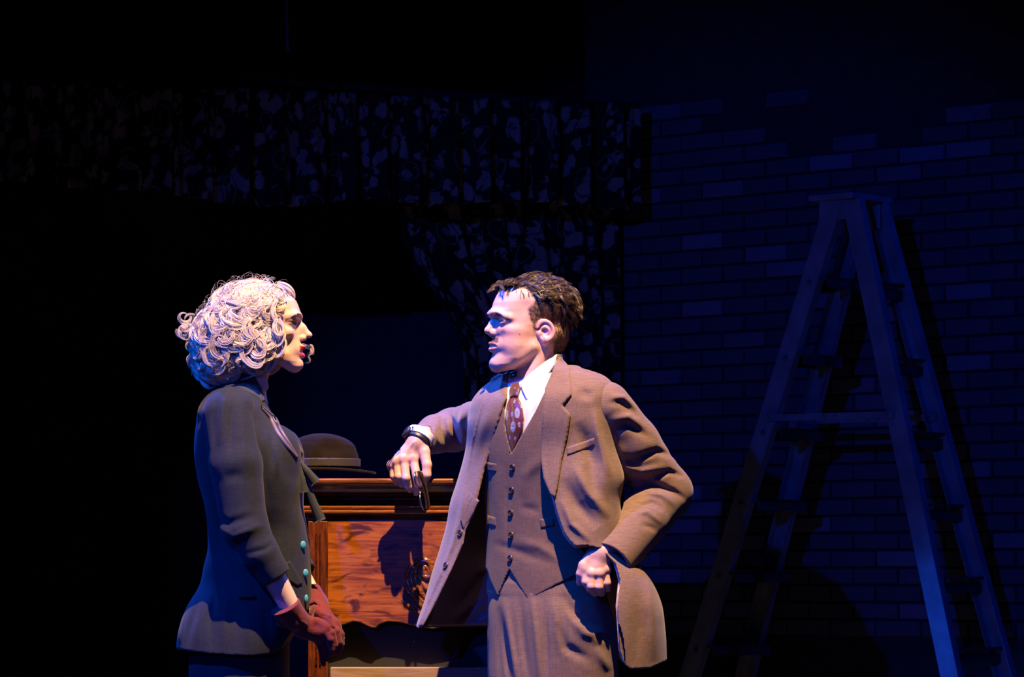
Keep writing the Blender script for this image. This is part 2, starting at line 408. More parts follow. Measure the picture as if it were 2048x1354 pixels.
# ================================================================= the setting
M_stage = mat('black stage floor', (0.012, 0.012, 0.014), 0.6, noise=0.3, nscale=8)
M_black = mat('black wall paint', (0.006, 0.006, 0.008), 0.9, noise=0.3, nscale=5)
M_navy = mat('dark backdrop paint', (0.032, 0.032, 0.048), 0.9, noise=0.25, nscale=4, bump=0.2, bscale=60)
bm = bmesh.new(); bx(bm, (-4, -3, -0.05), (4, 6, 0)); o = obj('floor', bm, M_stage); tag(o, 'dark stage floor under the actors', 'floor', kind='structure')
bm = bmesh.new(); bx(bm, (-4, 4.2, 0), (1.0, 4.3, 5)); o = obj('wall_back', bm, M_navy); tag(o, 'dark back wall behind the curtain opening', 'wall', kind='structure')

# brick flat: runs from A (left, far) to B (right, near)
A = Vector((0.362, 3.0, 0)); B = Vector((1.561, 2.0, 0)); wd = (B-A).normalized(); wn = Vector((wd.y, -wd.x, 0))   # wn points to the camera
WA = math.atan2(wd.y, wd.x)
def wall_hit(px, off=0.0):
    """picture column -> (distance along the wall, Y) on the plane `off` metres in front of it"""
    k = (px-1024)/F; P0 = A+wn*off
    s = (k*(D+P0.y)-P0.x)/(wd.x-k*wd.y); return s, P0.y+wd.y*s
M_mortar = mat('painted mortar', (0.026, 0.027, 0.036), 0.95, noise=0.3, nscale=30, bump=0.4, bscale=90)
def brick_mat():
    m = mat('painted brick', (0.05, 0.055, 0.08), 0.9, bump=0.5, bscale=70); nt = m.node_tree; b = nt.nodes['Principled BSDF']; N = nt.nodes.new
    oi = N('ShaderNodeObjectInfo'); cr = N('ShaderNodeValToRGB'); e = cr.color_ramp.elements
    e[0].color = (0.066, 0.070, 0.09, 1); e[1].color = (0.165, 0.175, 0.23, 1); e[1].position = 1.0
    k = e.new(0.80); k.color = (0.088, 0.094, 0.12, 1)
    nt.links.new(oi.outputs['Random'], cr.inputs[0])
    tc = N('ShaderNodeTexCoord'); n = N('ShaderNodeTexNoise'); n.inputs['Scale'].default_value = 25; n.inputs['Detail'].default_value = 6; nt.links.new(tc.outputs['Object'], n.inputs['Vector'])
    mr = N('ShaderNodeMapRange'); mr.inputs[3].default_value = 0.7; mr.inputs[4].default_value = 1.3; nt.links.new(n.outputs[0], mr.inputs[0])
    mx = N('ShaderNodeVectorMath'); mx.operation = 'SCALE'; nt.links.new(cr.outputs[0], mx.inputs[0]); nt.links.new(mr.outputs[0], mx.inputs['Scale']); nt.links.new(mx.outputs[0], b.inputs['Base Color'])
    return m
M_brick = brick_mat()
MW = Matrix.Translation(A) @ Matrix.Rotation(WA, 4, 'Z')
bm = bmesh.new(); bx(bm, (-0.15, 0.0, 0), (3.0, 0.10, 4.2), MW); wall_right = obj('wall_right', bm, M_mortar); tag(wall_right, 'dark brick wall behind the stepladder, with bricks missing at the top', 'wall', kind='structure')
BL, BH = 0.1700, 0.0549
def brick_mesh(i):
    bm = bmesh.new(); bx(bm, (-BL/2+0.005, -0.012, -BH/2+0.004), (BL/2-0.005, 0.003, BH/2-0.004))
    r = random.Random(i)
    for v in bm.verts:
        v.co.x += r.uniform(-.0012, .0012); v.co.z += r.uniform(-.001, .001)
        if v.co.y < 0: v.co.y += r.uniform(-.003, .003)
    bmesh.ops.bevel(bm, geom=[e for e in bm.edges if all(v.co.y < -0.005 for v in e.verts)], offset=0.0025, segments=1, affect='EDGES')
    me = bpy.data.meshes.new('brick'); bmesh.ops.recalc_face_normals(bm, faces=bm.faces); bm.to_mesh(me); bm.free(); me.materials.append(M_brick); return me
bmeshes = [brick_mesh(i) for i in range(6)]
def ladder_top(px):
    for x, y in ((1396, 183), (1440, 207), (1530, 253), (1675, 300), (1765, 258), (1870, 285), (1912, 236), (9999, 190)):
        if px < x: return y
n_br = 0
z0 = CAMZ+(HZ-197)*(D+wall_hit(1577)[1])/F          # the lone brick's course
s0 = wall_hit(1577.5)[0]
for row in range(0, 37):
    z = z0-row*BH
    for k in range(-8, 12):
        s = s0+(k+(0.5 if row % 2 else 0))*BL
        p = A+wd*s; d = D+p.y; px = 1024+p.x*F/d; py = HZ-(z-CAMZ)*F/d
        lone = row == 0 and k == 0
        if px < 1200 or px > 2090 or py > 1375: continue
        if s-BL/2 < -0.15: continue
        if not lone and py < ladder_top(px): continue
        if abs(px-2035) < 40 and abs(py-275) < 12: continue
        if n_br >= 300: continue
        n_br += 1
        o = bpy.data.objects.new('brick', bmeshes[n_br % 6]); C.objects.link(o); o.parent = wall_right
        o.matrix_basis = MW @ Matrix.Translation((s, random.uniform(-0.002, 0.002), z))
print('bricks', n_br)

# ---------------------------------------------------------------- curtains
def curtain_mat(name):
    m = bpy.data.materials.new(name); m.use_nodes = True; nt = m.node_tree; b = nt.nodes['Principled BSDF']; N = nt.nodes.new; L = nt.links.new
    b.inputs['Roughness'].default_value = 0.9; b.inputs['Specular IOR Level'].default_value = 0.2
    uv = N('ShaderNodeUVMap'); n0 = N('ShaderNodeTexNoise'); n0.inputs['Scale'].default_value = 7; n0.inputs['Detail'].default_value = 2; L(uv.outputs[0], n0.inputs['Vector'])
    va = N('ShaderNodeVectorMath'); va.operation = 'MULTIPLY_ADD'; va.inputs[1].default_value = (0.10, 0.10, 0.10); L(n0.outputs['Color'], va.inputs[0]); L(uv.outputs[0], va.inputs[2])
    # large flower heads (rings of petals) among curling leaves
    vo = N('ShaderNodeTexVoronoi'); vo.inputs['Scale'].default_value = 7.5; vo.inputs['Randomness'].default_value = 0.55; L(va.outputs[0], vo.inputs['Vector'])
    sn = N('ShaderNodeMath'); sn.operation = 'SINE'; mu = N('ShaderNodeMath'); mu.operation = 'MULTIPLY'; mu.inputs[1].default_value = 24; L(vo.outputs['Distance'], mu.inputs[0]); L(mu.outputs[0], sn.inputs[0])
    lt = N('ShaderNodeMath'); lt.operation = 'LESS_THAN'; lt.inputs[1].default_value = 0.30; L(vo.outputs['Distance'], lt.inputs[0])
    fl = N('ShaderNodeMath'); fl.operation = 'MULTIPLY'; L(sn.outputs[0], fl.inputs[0]); L(lt.outputs[0], fl.inputs[1])
    v2 = N('ShaderNodeTexVoronoi'); v2.feature = 'SMOOTH_F1'; v2.inputs['Scale'].default_value = 17; v2.inputs['Smoothness'].default_value = 0.2; L(va.outputs[0], v2.inputs['Vector'])
    n2 = N('ShaderNodeTexNoise'); n2.inputs['Scale'].default_value = 16; n2.inputs['Detail'].default_value = 3; n2.inputs['Distortion'].default_value = 2.2; L(uv.outputs[0], n2.inputs['Vector'])
    df = N('ShaderNodeMath'); df.operation = 'SUBTRACT'; L(n2.outputs[0], df.inputs[0]); L(v2.outputs['Distance'], df.inputs[1])
    mr = N('ShaderNodeMapRange'); mr.inputs[1].default_value = 0.07; mr.inputs[2].default_value = 0.15; L(df.outputs[0], mr.inputs[0])
    mx = N('ShaderNodeMath'); mx.operation = 'MAXIMUM'; L(mr.outputs[0], mx.inputs[0]); L(fl.outputs[0], mx.inputs[1])
    cl = N('ShaderNodeClamp'); L(mx.outputs[0], cl.inputs[0])
    # bare ground between the flower rings and the leaves
    rg = N('ShaderNodeMapRange'); rg.inputs[1].default_value = 0.30; rg.inputs[2].default_value = 0.36; L(vo.outputs['Distance'], rg.inputs[0])
    mm = N('ShaderNodeMath'); mm.operation = 'MAXIMUM'; L(rg.outputs[0], mm.inputs[0]); L(lt.outputs[0], mm.inputs[1])
    fm = N('ShaderNodeMath'); fm.operation = 'MULTIPLY'; L(cl.outputs[0], fm.inputs[0]); L(mm.outputs[0], fm.inputs[1])
    c = N('ShaderNodeMix'); c.data_type = 'RGBA'; c.inputs[6].default_value = (0.010, 0.009, 0.010, 1); c.inputs[7].default_value = (0.26, 0.21, 0.16, 1); L(fm.outputs[0], c.inputs[0]); L(c.outputs[2], b.inputs['Base Color'])
    return m
M_curt = curtain_mat('printed curtain cloth')
def curtain(name, a, b, top, bot, amp, freq, parent, nx=260, ny=40, depth=0.012, seed=0, poly=None, flare=1.0):
    """pleated cloth from a to b (world x,y), heights top(t), bot(t) for t in 0..1; with a back layer for thickness"""
    t = np.linspace(0, 1, nx); r = np.random.default_rng(seed); ph = np.cumsum(r.uniform(0.5, 1.5, nx)); ph = ph/ph[-1]*freq*2*PI
    a = np.array(a); b = np.array(b); dr = (b-a)/np.linalg.norm(b-a); nn = np.array([dr[1], -dr[0]]); Ln = np.linalg.norm(b-a)
    tp = np.interp(t, *top); bt = np.interp(t, *bot); U = np.cumsum(np.hypot(np.gradient(t*Ln), np.gradient(amp*np.sin(ph))))
    v = []; uvs = []
    for j in range(ny):
        g = j/(ny-1); am = amp*(0.55+0.45*g*flare)
        off = am*(np.sin(ph+0.25*np.sin(g*3+seed))+0.35*np.sin(ph*2.3+1+g))
        x = a[0]+dr[0]*Ln*t+nn[0]*off; y = a[1]+dr[1]*Ln*t+nn[1]*off
        z = tp+(bt-tp)*g
        v.append(np.stack([x, y, z], 1)); uvs.append(np.stack([U*1.0, z], 1))
    v = np.array(v); uvs = np.array(uvs).reshape(-1, 2)
    back = v+np.array([-nn[0]*depth, -nn[1]*depth, 0])
    V = np.concatenate([v.reshape(-1, 3), back.reshape(-1, 3)]); n = nx*ny
    i, j = np.meshgrid(np.arange(ny-1), np.arange(nx-1), indexing='ij'); i = i.ravel(); j = j.ravel()
    q0 = np.stack([i*nx+j, (i+1)*nx+j, (i+1)*nx+j+1, i*nx+j+1], 1)
    fs = [q0, q0[:, ::-1]+n]
    k = np.arange(nx-1); fs.append(np.stack([k, k+1, k+1+n, k+n], 1)); k2 = k+(ny-1)*nx; fs.append(np.stack([k2+1, k2, k2+n, k2+1+n], 1))
    r_ = np.arange(ny-1)*nx; fs.append(np.stack([r_+nx, r_, r_+n, r_+nx+n], 1)); r2 = r_+nx-1; fs.append(np.stack([r2, r2+nx, r2+nx+n, r2+n], 1))
    Fq = np.concatenate(fs); o = mesh_np(name, V, Fq, M_curt, parent)
    ul = o.data.uv_layers.new(name='UVMap'); li = np.empty(len(o.data.loops), dtype=np.int32); o.data.loops.foreach_get('vertex_index', li)
    ul.data.foreach_set('uv', np.concatenate([uvs, uvs])[li].astype(np.float32).ravel())
    return o
VR = at(1284, 0, 2.72); VL = at(-60, 0, 1.75)
def zat(px, py, a, b):
    """height of picture row py at column px on the vertical plane a-b"""
    k = (px-1024)/F; dx, dy = b.x-a.x, b.y-a.y
    s = (k*(D+a.y)-a.x)/(dx-k*dy); Y = a.y+dy*s
    return s, CAMZ+(HZ-py)*(D+Y)/F
cur = thing('window_curtain', 'dark floral curtain set, pleated valance over a tied-back side drape', 'curtain', (0.0, 1.8, 0))
tp = [zat(px, py, VL, VR) for px, py in ((-60, 158), (300, 170), (560, 180), (800, 190), (1100, 203), (1284, 205))]
bt = [zat(px, py, VL, VR) for px, py in ((-60, 352), (60, 366), (190, 376), (330, 386), (440, 405), (560, 412), (650, 410), (700, 396), (780, 398), (850, 412), (960, 405), (1060, 404), (1150, 410), (1190, 418), (1284, 420))]
curtain('valance', VL.xy, VR.xy, list(zip(*tp)), list(zip(*bt)), 0.034, 19, cur, nx=360, ny=26, seed=3)
# pelmet board and its end
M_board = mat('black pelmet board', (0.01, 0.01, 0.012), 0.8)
bm = bmesh.new(); dv = (VR-VL).normalized(); nv = Vector((-dv.y, dv.x, 0)); ztop = tp[-1][1]
Mv = Matrix.Translation(VL) @ Matrix.Rotation(math.atan2(dv.y, dv.x), 4, 'Z'); LL = (VR-VL).length
bx(bm, (0, 0.05, -CAMZ+0), (0.001, 0.051, 0.001)) if False else None
Mv0 = Matrix.Translation((VL.x, VL.y, 0)) @ Matrix.Rotation(math.atan2(dv.y, dv.x), 4, 'Z')
bx(bm, (0, 0.03, ztop-0.02), (LL, 0.16, ztop), Mv0)
obj('pelmet_board', bm, M_board, cur)
# side drape, swept back to the right
DL = at(795, 0, 2.62); DR = at(1238, 0, 2.93)
top = [zat(795, 395, DL, DR), zat(1238, 410, DL, DR)]
def side_drape():
    nx, ny = 150, 60; r = np.random.default_rng(5)
    a = DL; b = DR; dx, dy = b.x-a.x, b.y-a.y; Ln = math.hypot(dx, dy); nn = np.array([dy, -dx])/Ln
    ls = [(395, 795), (430, 798), (470, 803), (545, 828), (600, 872), (650, 905), (700, 922), (780, 926), (900, 928), (1300, 930), (1700, 930)]
    V = []; UV = []
    for j in range(ny):
        g = j/(ny-1); py = 395+(1700-395)*g**1.3
        lpx = np.interp(py, [c[0] for c in ls], [c[1] for c in ls]); sl, z = zat(lpx, py, a, b); sr, zr = zat(1236, py, a, b)
        t = np.linspace(0, 1, nx); s = sl+(sr-sl)*t; dens = Ln/(abs(sr-sl)*Ln+1e-6)
        off = 0.022*np.sin(t*2*PI*5+0.6*math.sin(g*5))*(0.5+0.5*min(g*3, 1))+0.012*np.sin(t*2*PI*11+2)
        x = a.x+dx*s+nn[0]*off; y = a.y+dy*s+nn[1]*off
        V.append(np.stack([x, y, z+(zr-z)*t], 1)); UV.append(np.stack([3+t*0.75+0.25*s, z+(zr-z)*t], 1))
    V = np.array(V); UV = np.array(UV).reshape(-1, 2); back = V-np.array([nn[0], nn[1], 0])*0.012; n = nx*ny
    V = np.concatenate([V.reshape(-1, 3), back.reshape(-1, 3)])
    i, j = np.meshgrid(np.arange(ny-1), np.arange(nx-1), indexing='ij'); i = i.ravel(); j = j.ravel()
    q0 = np.stack([i*nx+j, (i+1)*nx+j, (i+1)*nx+j+1, i*nx+j+1], 1)
    r_ = np.arange(ny-1)*nx; r2 = r_+nx-1
    Fq = np.concatenate([q0, q0[:, ::-1]+n, np.stack([r_+nx, r_, r_+n, r_+nx+n], 1), np.stack([r2, r2+nx, r2+nx+n, r2+n], 1)])
    o = mesh_np('side_drape', V, Fq, M_curt, cur); ul = o.data.uv_layers.new(name='UVMap'); li = np.empty(len(o.data.loops), dtype=np.int32); o.data.loops.foreach_get('vertex_index', li)
    ul.data.foreach_set('uv', np.concatenate([UV, UV])[li].astype(np.float32).ravel())
side_drape()
# hanging cable above the valance
M_cable = mat('cable rubber', (0.05, 0.05, 0.06), 0.6)
t = np.linspace(0, 1, 24); pts = np.stack([(-0.78+0.03*t-0.01*np.sin(t*6)), 1.6+0*t, 2.75-0.33*t], 1)
c0 = at(562, -60, 1.6); c1 = at(581, 105, 1.6)
pts = np.stack([c0.x+(c1.x-c0.x)*t+0.006*np.sin(t*5), 1.6+0*t, c0.z+(c1.z-c0.z)*t], 1)
v, f = tube_np(pts[None], np.full(24, 0.005), 8); o = mesh_np('cable', v, f, M_cable); tag(o, 'thin dark cable hanging above the valance near the top edge', 'cable')

# ---------------------------------------------------------------- stepladder
M_alu = mat('dull ladder aluminium', (0.30, 0.31, 0.33), 0.42, metal=0.3, noise=0.25, nscale=14, bump=0.15, bscale=120)
M_step = mat('worn ladder tread', (0.10, 0.07, 0.06), 0.6, metal=0.2, noise=0.3, nscale=30)
M_bolt = mat('ladder bolt steel', (0.3, 0.3, 0.33), 0.3, metal=0.8)
LOFF = 0.50
def lp(px, py, w=0.0):
    s, Y = wall_hit(px, LOFF); p = A+wn*LOFF+wd*s; z = CAMZ+(HZ-py)*(D+p.y)/F
    return Vector((p.x, p.y, z))-wn*w
lad = thing('stepladder', 'tall aluminium stepladder standing in front of the brick wall', 'ladder', (lp(1640, 2000).x, lp(1640, 2000).y, 0))
def ext(a, b, z):
    t = (z-a.z)/(b.z-a.z); return a+(b-a)*t
def wat(z): return 0.155+(2.25-z)*0.115           # the ladder flares towards the floor
LT = lp(1668, 402); LB = lp(1375, 1354); RT = lp(1702, 402); RB = lp(1899, 1354)
LB = ext(LT, LB, 0.0); RB = ext(RT, RB, 0.0)
def rail(a, b, inner, label=None):
    bm = bmesh.new()
    bar(bm, a, b, 0.058, 0.004, up=wn)                # web facing the camera
    d = (b-a).normalized(); u = wn.cross(d).normalized()
    for s in (-1, 1):
        o_ = u*s*0.0285 - wn*0.014*inner
        bar(bm, a+o_, b+o_, 0.003, 0.030, up=wn)
    return obj('rail', bm, M_alu, lad)
zt = LT.z
for side in (0, 1):
    for (t_, b_) in ((LT, LB), (RT, RB)):
        a = t_-wn*(wat(t_.z) if side else 0); b = b_-wn*(wat(0) if side else 0)
        rail(a, b, -1 if side else 1)
# top cap
bm = bmesh.new(); p0 = lp(1627, 396); p1 = lp(1716, 396); e = wn*0.03
M_ = Matrix.Translation((p0.x, p0.y, 0)) @ Matrix.Rotation(WA, 4, 'Z'); Lc = (Vector((p1.x, p1.y, 0))-Vector((p0.x, p0.y, 0))).length
bx(bm, (0, -0.03, p0.z-0.012), (Lc, 0.19, p0.z+0.004), M_); bx(bm, (0.02, 0.0, p0.z-0.07), (Lc-0.02, 0.01, p0.z-0.01), M_)
bx(bm, (0.02, 0.145, p0.z-0.09), (Lc-0.02, 0.155, p0.z-0.01), M_)
obj('top_cap', bm, M_alu, lad, bevel=0.002)
def on(a, b, py):
    # point of the near rail a-b at picture row py
    best = None
    for k in range(400):
        p = a+(b-a)*(k/399); r = HZ-(p.z-CAMZ)*F/(D+p.y)
        if best is None or abs(r-py) < best[0]: best = (abs(r-py), p)
    return best[1]
zs = []
for py in (557, 710, 857, 1003, 1148, 1292, 1440, 1590, 1735):
    p = on(LT, LB, py); zs.append(p.z); w_ = wat(p.z)
    bm = bmesh.new(); M_ = Matrix.Translation(p) @ Matrix.Rotation(WA, 4, 'Z')
    bx(bm, (-0.035, 0.003, -0.004), (0.062, w_-0.003, 0.004), M_); bx(bm, (-0.037, 0.003, -0.03), (-0.033, w_-0.003, 0.004), M_); bx(bm, (0.058, 0.003, -0.03), (0.062, w_-0.003, 0.004), M_)
    st = obj('step', bm, M_step, lad)
    bm = bmesh.new()
    for dz in (-0.012,):
        c = p+Vector((0, 0, dz)); cyl(bm, c+wn*0.0, c+wn*0.008, 0.008, 12); ball(bm, c+wn*0.008, 0.005, seg=8)
    obj('bolt', bm, M_bolt, lad)
    p2 = on(RT, RB, py+6); w2_ = wat(p2.z)
    bm = bmesh.new(); bar(bm, p2, p2-wn*w2_, 0.028, 0.006, up=(0, 0, 1)); bar(bm, p2-Vector((0, 0, 0.03)), p2-wn*w2_-Vector((0, 0, 0.03)), 0.004, 0.03, up=(0, 0, 1))
    obj('rear_rung', bm, M_step, lad)
for side in (0, 1):
    pa = on(LT, LB, 835); pb = on(RT, RB, 828); o_ = -wn*(wat(pa.z)-0.012) if side else wn*0.012
    bm = bmesh.new(); bar(bm, pa+o_, pb+o_, 0.020, 0.003, up=wn); s_ = obj('spreader_bar', bm, M_alu, lad)
    for t in (0.04, 0.47, 0.56, 0.95):
        bm = bmesh.new(); c = pa+(pb-pa)*t+o_+wn*0.002; ball(bm, c, 0.005, seg=8); obj('rivet', bm, M_bolt, s_)

# ---------------------------------------------------------------- wooden cabinet
M_wd = wood('dark varnished wood', (0.020, 0.004, 0.0015), (0.075, 0.017, 0.004), scale=(1.0, 5, 12), rough=0.2, coat=0.8)
M_wp = wood('orange figured wood panel', (0.13, 0.027, 0.003), (0.36, 0.105, 0.012), scale=(0.9, 4, 12), rough=0.33, coat=0.5, burl=0.9, dist=1.2, d2=(0.045, 0.010, 0.003))
M_ws = wood('reddish wood stile', (0.035, 0.006, 0.002), (0.15, 0.035, 0.007), scale=(9, 5, 1.2), rough=0.3, coat=0.6)
M_wm = wood('polished moulding wood', (0.06, 0.014, 0.004), (0.26, 0.085, 0.022), scale=(1.0, 5, 12), rough=0.16, coat=1.0)  # lighter than the dark wood: moulding highlights are helped by the base colour
M_wb = wood('pale bare board', (0.22, 0.14, 0.085), (0.32, 0.21, 0.13), scale=(1.0, 5, 10), rough=0.6, coat=0.0)
YC = 0.325
cab = thing('cabinet', 'tall varnished wooden cabinet with carved front between the two actors', 'cabinet', (at(865, 0, YC).x, YC+0.2, 0))
def cz(py, Y=YC): return at(0, py, Y).z
def cx(px, Y=YC): return at(px, 0, Y).x
XL, XR = cx(606), cx(1124); DEP = 0.42
def mould(name, prof, x0, x1, matl, parent=cab):
    """horizontal moulding: profile of (y offset towards the camera, picture row) swept along x"""
    bm = bmesh.new(); rows = []
    for x in (x0, x1):
        rows.append([bm.verts.new((x+(-o_ if x == x0 else o_)*0.9, YC-o_, cz(py))) for o_, py in prof]+[bm.verts.new((x, YC+0.05, cz(prof[-1][1]))), bm.verts.new((x, YC+0.05, cz(prof[0][1])))])
    n = len(rows[0])
    for i in range(n):
        j = (i+1) % n; bm.faces.new((rows[0][i], rows[0][j], rows[1][j], rows[1][i]))
    bm.faces.new(rows[0]); bm.faces.new(rows[1][::-1])
    return obj(name, bm, matl, parent, smooth=False)
def arc(cy, cpy, r, a0, a1, n=7):
    out = []
    for i in range(n):
        a = math.radians(a0+(a1-a0)*i/(n-1)); out.append((cy+r*S*math.cos(a), cpy-r*math.sin(a)))
    return out
o = mould('top_moulding', arc(0.028, 964, 7, 90, -80, 9)+[(0.016, 973), (0.013, 978)]+[(0.006, 984), (-0.010, 990), (-0.018, 994)], XL, XR, M_wm)
o = mould('frieze', [(-0.018, 994), (-0.010, 996), (-0.008, 1000), (-0.014, 1001), (-0.006, 1006), (0.004, 1010)], XL, XR, M_ws)
o = mould('lower_moulding', [(0.000, 1010)]+arc(0.004, 1015, 4.5, 90, -60, 6)+[(0.006, 1019)]+arc(0.004, 1024, 5, 70, -80, 6)+[(0.000, 1031), (-0.008, 1035), (-0.010, 1044)], XL, XR, M_wm)
for o in [o_ for o_ in cab.children if 'mould' in o_.name or 'frieze' in o_.name]:
    pass
# top slab and carcass
bm = bmesh.new(); bx(bm, (XL-0.01, YC+0.03, cz(975)), (XR+0.01, YC+DEP, cz(957.5))); obj('top_board', bm, M_wd, cab, bevel=0.003)
bm = bmesh.new(); bx(bm, (XL+0.012, YC+0.025, 0.06), (XL+0.03, YC+DEP, cz(974))); obj('side_panel', bm, M_wd, cab)
bm = bmesh.new(); bx(bm, (XR-0.03, YC+0.025, 0.06), (XR-0.012, YC+DEP, cz(974))); obj('side_panel', bm, M_wd, cab)
bm = bmesh.new(); bx(bm, (XL+0.03, YC+DEP-0.015, 0.06), (XR-0.03, YC+DEP, cz(974))); obj('back_panel', bm, M_wd, cab)
# stiles with a raised flute
for xa, xb in ((cx(616), cx(656)), (cx(1076), cx(1114))):
    bm = bmesh.new(); bx(bm, (xa, YC-0.002, 0), (xb, YC+0.035, cz(1042)))
    so = obj('stile', bm, M_ws, cab, bevel=0.002)
    bm = bmesh.new(); xm = (xa+xb)/2
    for dx in (-0.006, 0.004):
        bx(bm, (xm+dx, YC-0.006, cz(1330)), (xm+dx+0.004, YC, cz(1066)))
    obj('flute', bm, M_wd, so, bevel=0.001)
    bm = bmesh.new(); ball(bm, (xm-0.006, YC-0.012, cz(1020)), 0.005, seg=10); ball(bm, (xm+0.006, YC-0.012, cz(1020)), 0.005, seg=10); obj('bead', bm, M_wd, so, smooth=True)
# front panel with a scalloped lower edge
xs = [656, 668, 690, 706, 720, 738, 750, 758, 775, 800, 830, 865, 900, 930, 955, 972, 980, 992, 1010, 1024, 1040, 1062, 1076]
ys = [1252, 1253, 1247, 1241, 1243, 1252, 1255, 1247, 1241, 1243, 1250, 1256, 1250, 1243, 1241, 1247, 1255, 1252, 1243, 1241, 1247, 1253, 1252]
bm = bmesh.new(); f0 = []; f1 = []
xi = np.linspace(656, 1076, 85); yi = np.interp(xi, xs, ys)
tv = [bm.verts.new((cx(x), YC+0.001, cz(1040))) for x in xi]; bv = [bm.verts.new((cx(x), YC+0.001, cz(y))) for x, y in zip(xi, yi)]
tb = [bm.verts.new((v.co.x, YC+0.028, v.co.z)) for v in tv]; bb = [bm.verts.new((v.co.x, YC+0.028, v.co.z)) for v in bv]
for i in range(len(xi)-1):
    bm.faces.new((tv[i], bv[i], bv[i+1], tv[i+1])); bm.faces.new((tb[i+1], bb[i+1], bb[i], tb[i])); bm.faces.new((bv[i], bb[i], bb[i+1], bv[i+1])); bm.faces.new((tv[i+1], tb[i+1], tb[i], tv[i]))
pan = obj('front_panel', bm, M_wp, cab)
# carved edge bead following the scallop
pts = np.array([[cx(x), YC+0.006, cz(y-1)] for x, y in zip(xi, yi)]); v, f = tube_np(pts[None], np.full(len(xi), 0.0042), 8); mesh_np('scalloped_bead', v, f, M_wd, pan)
# carved scrolls, mirrored about the middle of the panel
def scroll(pts, r0, r1, mirror=False, bulge=0.0):
    n = 60; P = np.array(pts, float); tt = np.linspace(0, len(P)-1, n); x = np.interp(tt, range(len(P)), P[:, 0]); y = np.interp(tt, range(len(P)), P[:, 1])
    for _ in range(5):
        x[1:-1] = (x[:-2]+x[1:-1]*2+x[2:])/4; y[1:-1] = (y[:-2]+y[1:-1]*2+y[2:])/4
    if mirror: x = 2*866-x
    r = np.sin(np.clip(np.linspace(0.08, 1.0, n), 0, 1)*PI*0.9)*(r0-r1)+r1
    p3 = np.stack([(x-1024)*(D+YC)/F, np.full(n, YC+0.006)-r*S*0.35, CAMZ+(HZ-y)*(D+YC)/F], 1)
    return tube_np(p3[None], r*S, 10)
def spiral(cx_, cy_, r, a0, turns, sq=1.25, n=26):
    return [(cx_+r*(1-0.82*i/n)*math.cos(a0+turns*2*PI*i/n), cy_-sq*r*(1-0.82*i/n)*math.sin(a0+turns*2*PI*i/n)) for i in range(n+1)]
shapes = [(spiral(851, 1142, 21, math.radians(230), -1.35, 1.35), 5.5, 2.2), (spiral(850, 1146, 12, math.radians(200), -1.1, 1.4), 4, 1.8), (spiral(826, 1148, 10, math.radians(260), -1.2, 1.7), 3.6, 1.5),
          ([(832, 1140), (831, 1160), (838, 1182), (850, 1196), (862, 1204)], 4.5, 1.5), ([(822, 1152), (824, 1170), (834, 1192), (848, 1206), (860, 1212)], 4, 1.5),
          ([(814, 1160), (820, 1178), (834, 1200), (850, 1214), (862, 1220)], 4, 1.5), ([(808, 1172), (818, 1186), (836, 1206), (856, 1226)], 5, 1.5), ([(846, 1124), (856, 1122), (866, 1130), (866, 1146)], 5, 2), ([(838, 1118), (826, 1126), (816, 1142), (812, 1158)], 4.5, 2), ([(800, 1196), (812, 1208), (830, 1222), (850, 1236)], 4, 1.5), ([(842, 1160), (852, 1176), (864, 1184)], 4.5, 1.5)]
for mir in (False, True):
    vs, fs, k = [], [], 0
    for sh, r0, r1 in shapes:
        v, f = scroll(sh, r0*1.35, r1*1.5, mir); vs.append(v); fs.append(f+k); k += len(v)
    mesh_np('carved_scroll', np.concatenate(vs), np.concatenate(fs), M_wm, cab)
# recess board, small screw, pale shelf
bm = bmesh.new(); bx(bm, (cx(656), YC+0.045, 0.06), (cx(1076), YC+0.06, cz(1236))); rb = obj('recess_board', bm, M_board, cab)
bm = bmesh.new(); p = at(828, 1283, YC+0.045); ball(bm, p, 0.0022, seg=8); obj('screw', bm, M_bolt, rb)
bm = bmesh.new(); bx(bm, (cx(660), YC+0.004, 0.0), (cx(1072), YC+0.044, cz(1335))); obj('base_board', bm, M_wb, cab, bevel=0.002, label='pale bare board below the dark recess')

# ---------------------------------------------------------------- felt hat on the cabinet
M_felt = mat('brown felt', (0.009, 0.0055, 0.004), 0.95, noise=0.15, nscale=60, bump=0.25, bscale=500, sheen=0.02, spec=0.15)
M_band = mat('ribbed hat band', (0.030, 0.021, 0.018), 0.7, bump=0.3, bscale=600, stretch=(1, 1, 0.1), sheen=0.02)
HY = 250.0
hat = thing('fedora', 'brown felt fedora with a lighter band resting on the cabinet top', 'hat', tuple(w2([q(655, 957, HY)])[0]))
hc = q(648, 930, HY)
def f_crown(P):
    t = np.clip((P[1]-(hc[1]-67))/67, -0.2, 1.3)                      # 0 top .. 1 base
    a = np.interp(t, [0, 0.08, 0.2, 0.4, 0.7, 1], [44, 55, 62, 69, 74, 74]); b = np.interp(t, [0, 0.08, 0.2, 0.4, 0.7, 1], [30, 40, 46, 52, 57, 59])
    sx = P[0]-hc[0]+(1-t)*6
    d = (np.sqrt((sx/a)**2+((P[2]-HY)/b)**2)-1)*np.minimum(a, b)
    top = (hc[1]-66)+((P[0]-hc[0]+4)/70)**2*20
    d = smax(d, top-P[1], 9)
    d = sub(d, ell(P, (hc[0]-5, hc[1]-72, HY), (62, 15, 13)), 8)       # centre crease
    for s in (-1, 1): d = sub(d, ell(P, (hc[0]+30, hc[1]-40, HY+s*62), (34, 20, 16)), 14)
    return smax(d, P[1]-(hc[1]+12), 2)
sdf_mesh('crown', f_crown, (hc[0]-90, hc[1]-85, HY-75), (hc[0]+90, hc[1]+20, HY+75), 2.5, M_felt, hat)
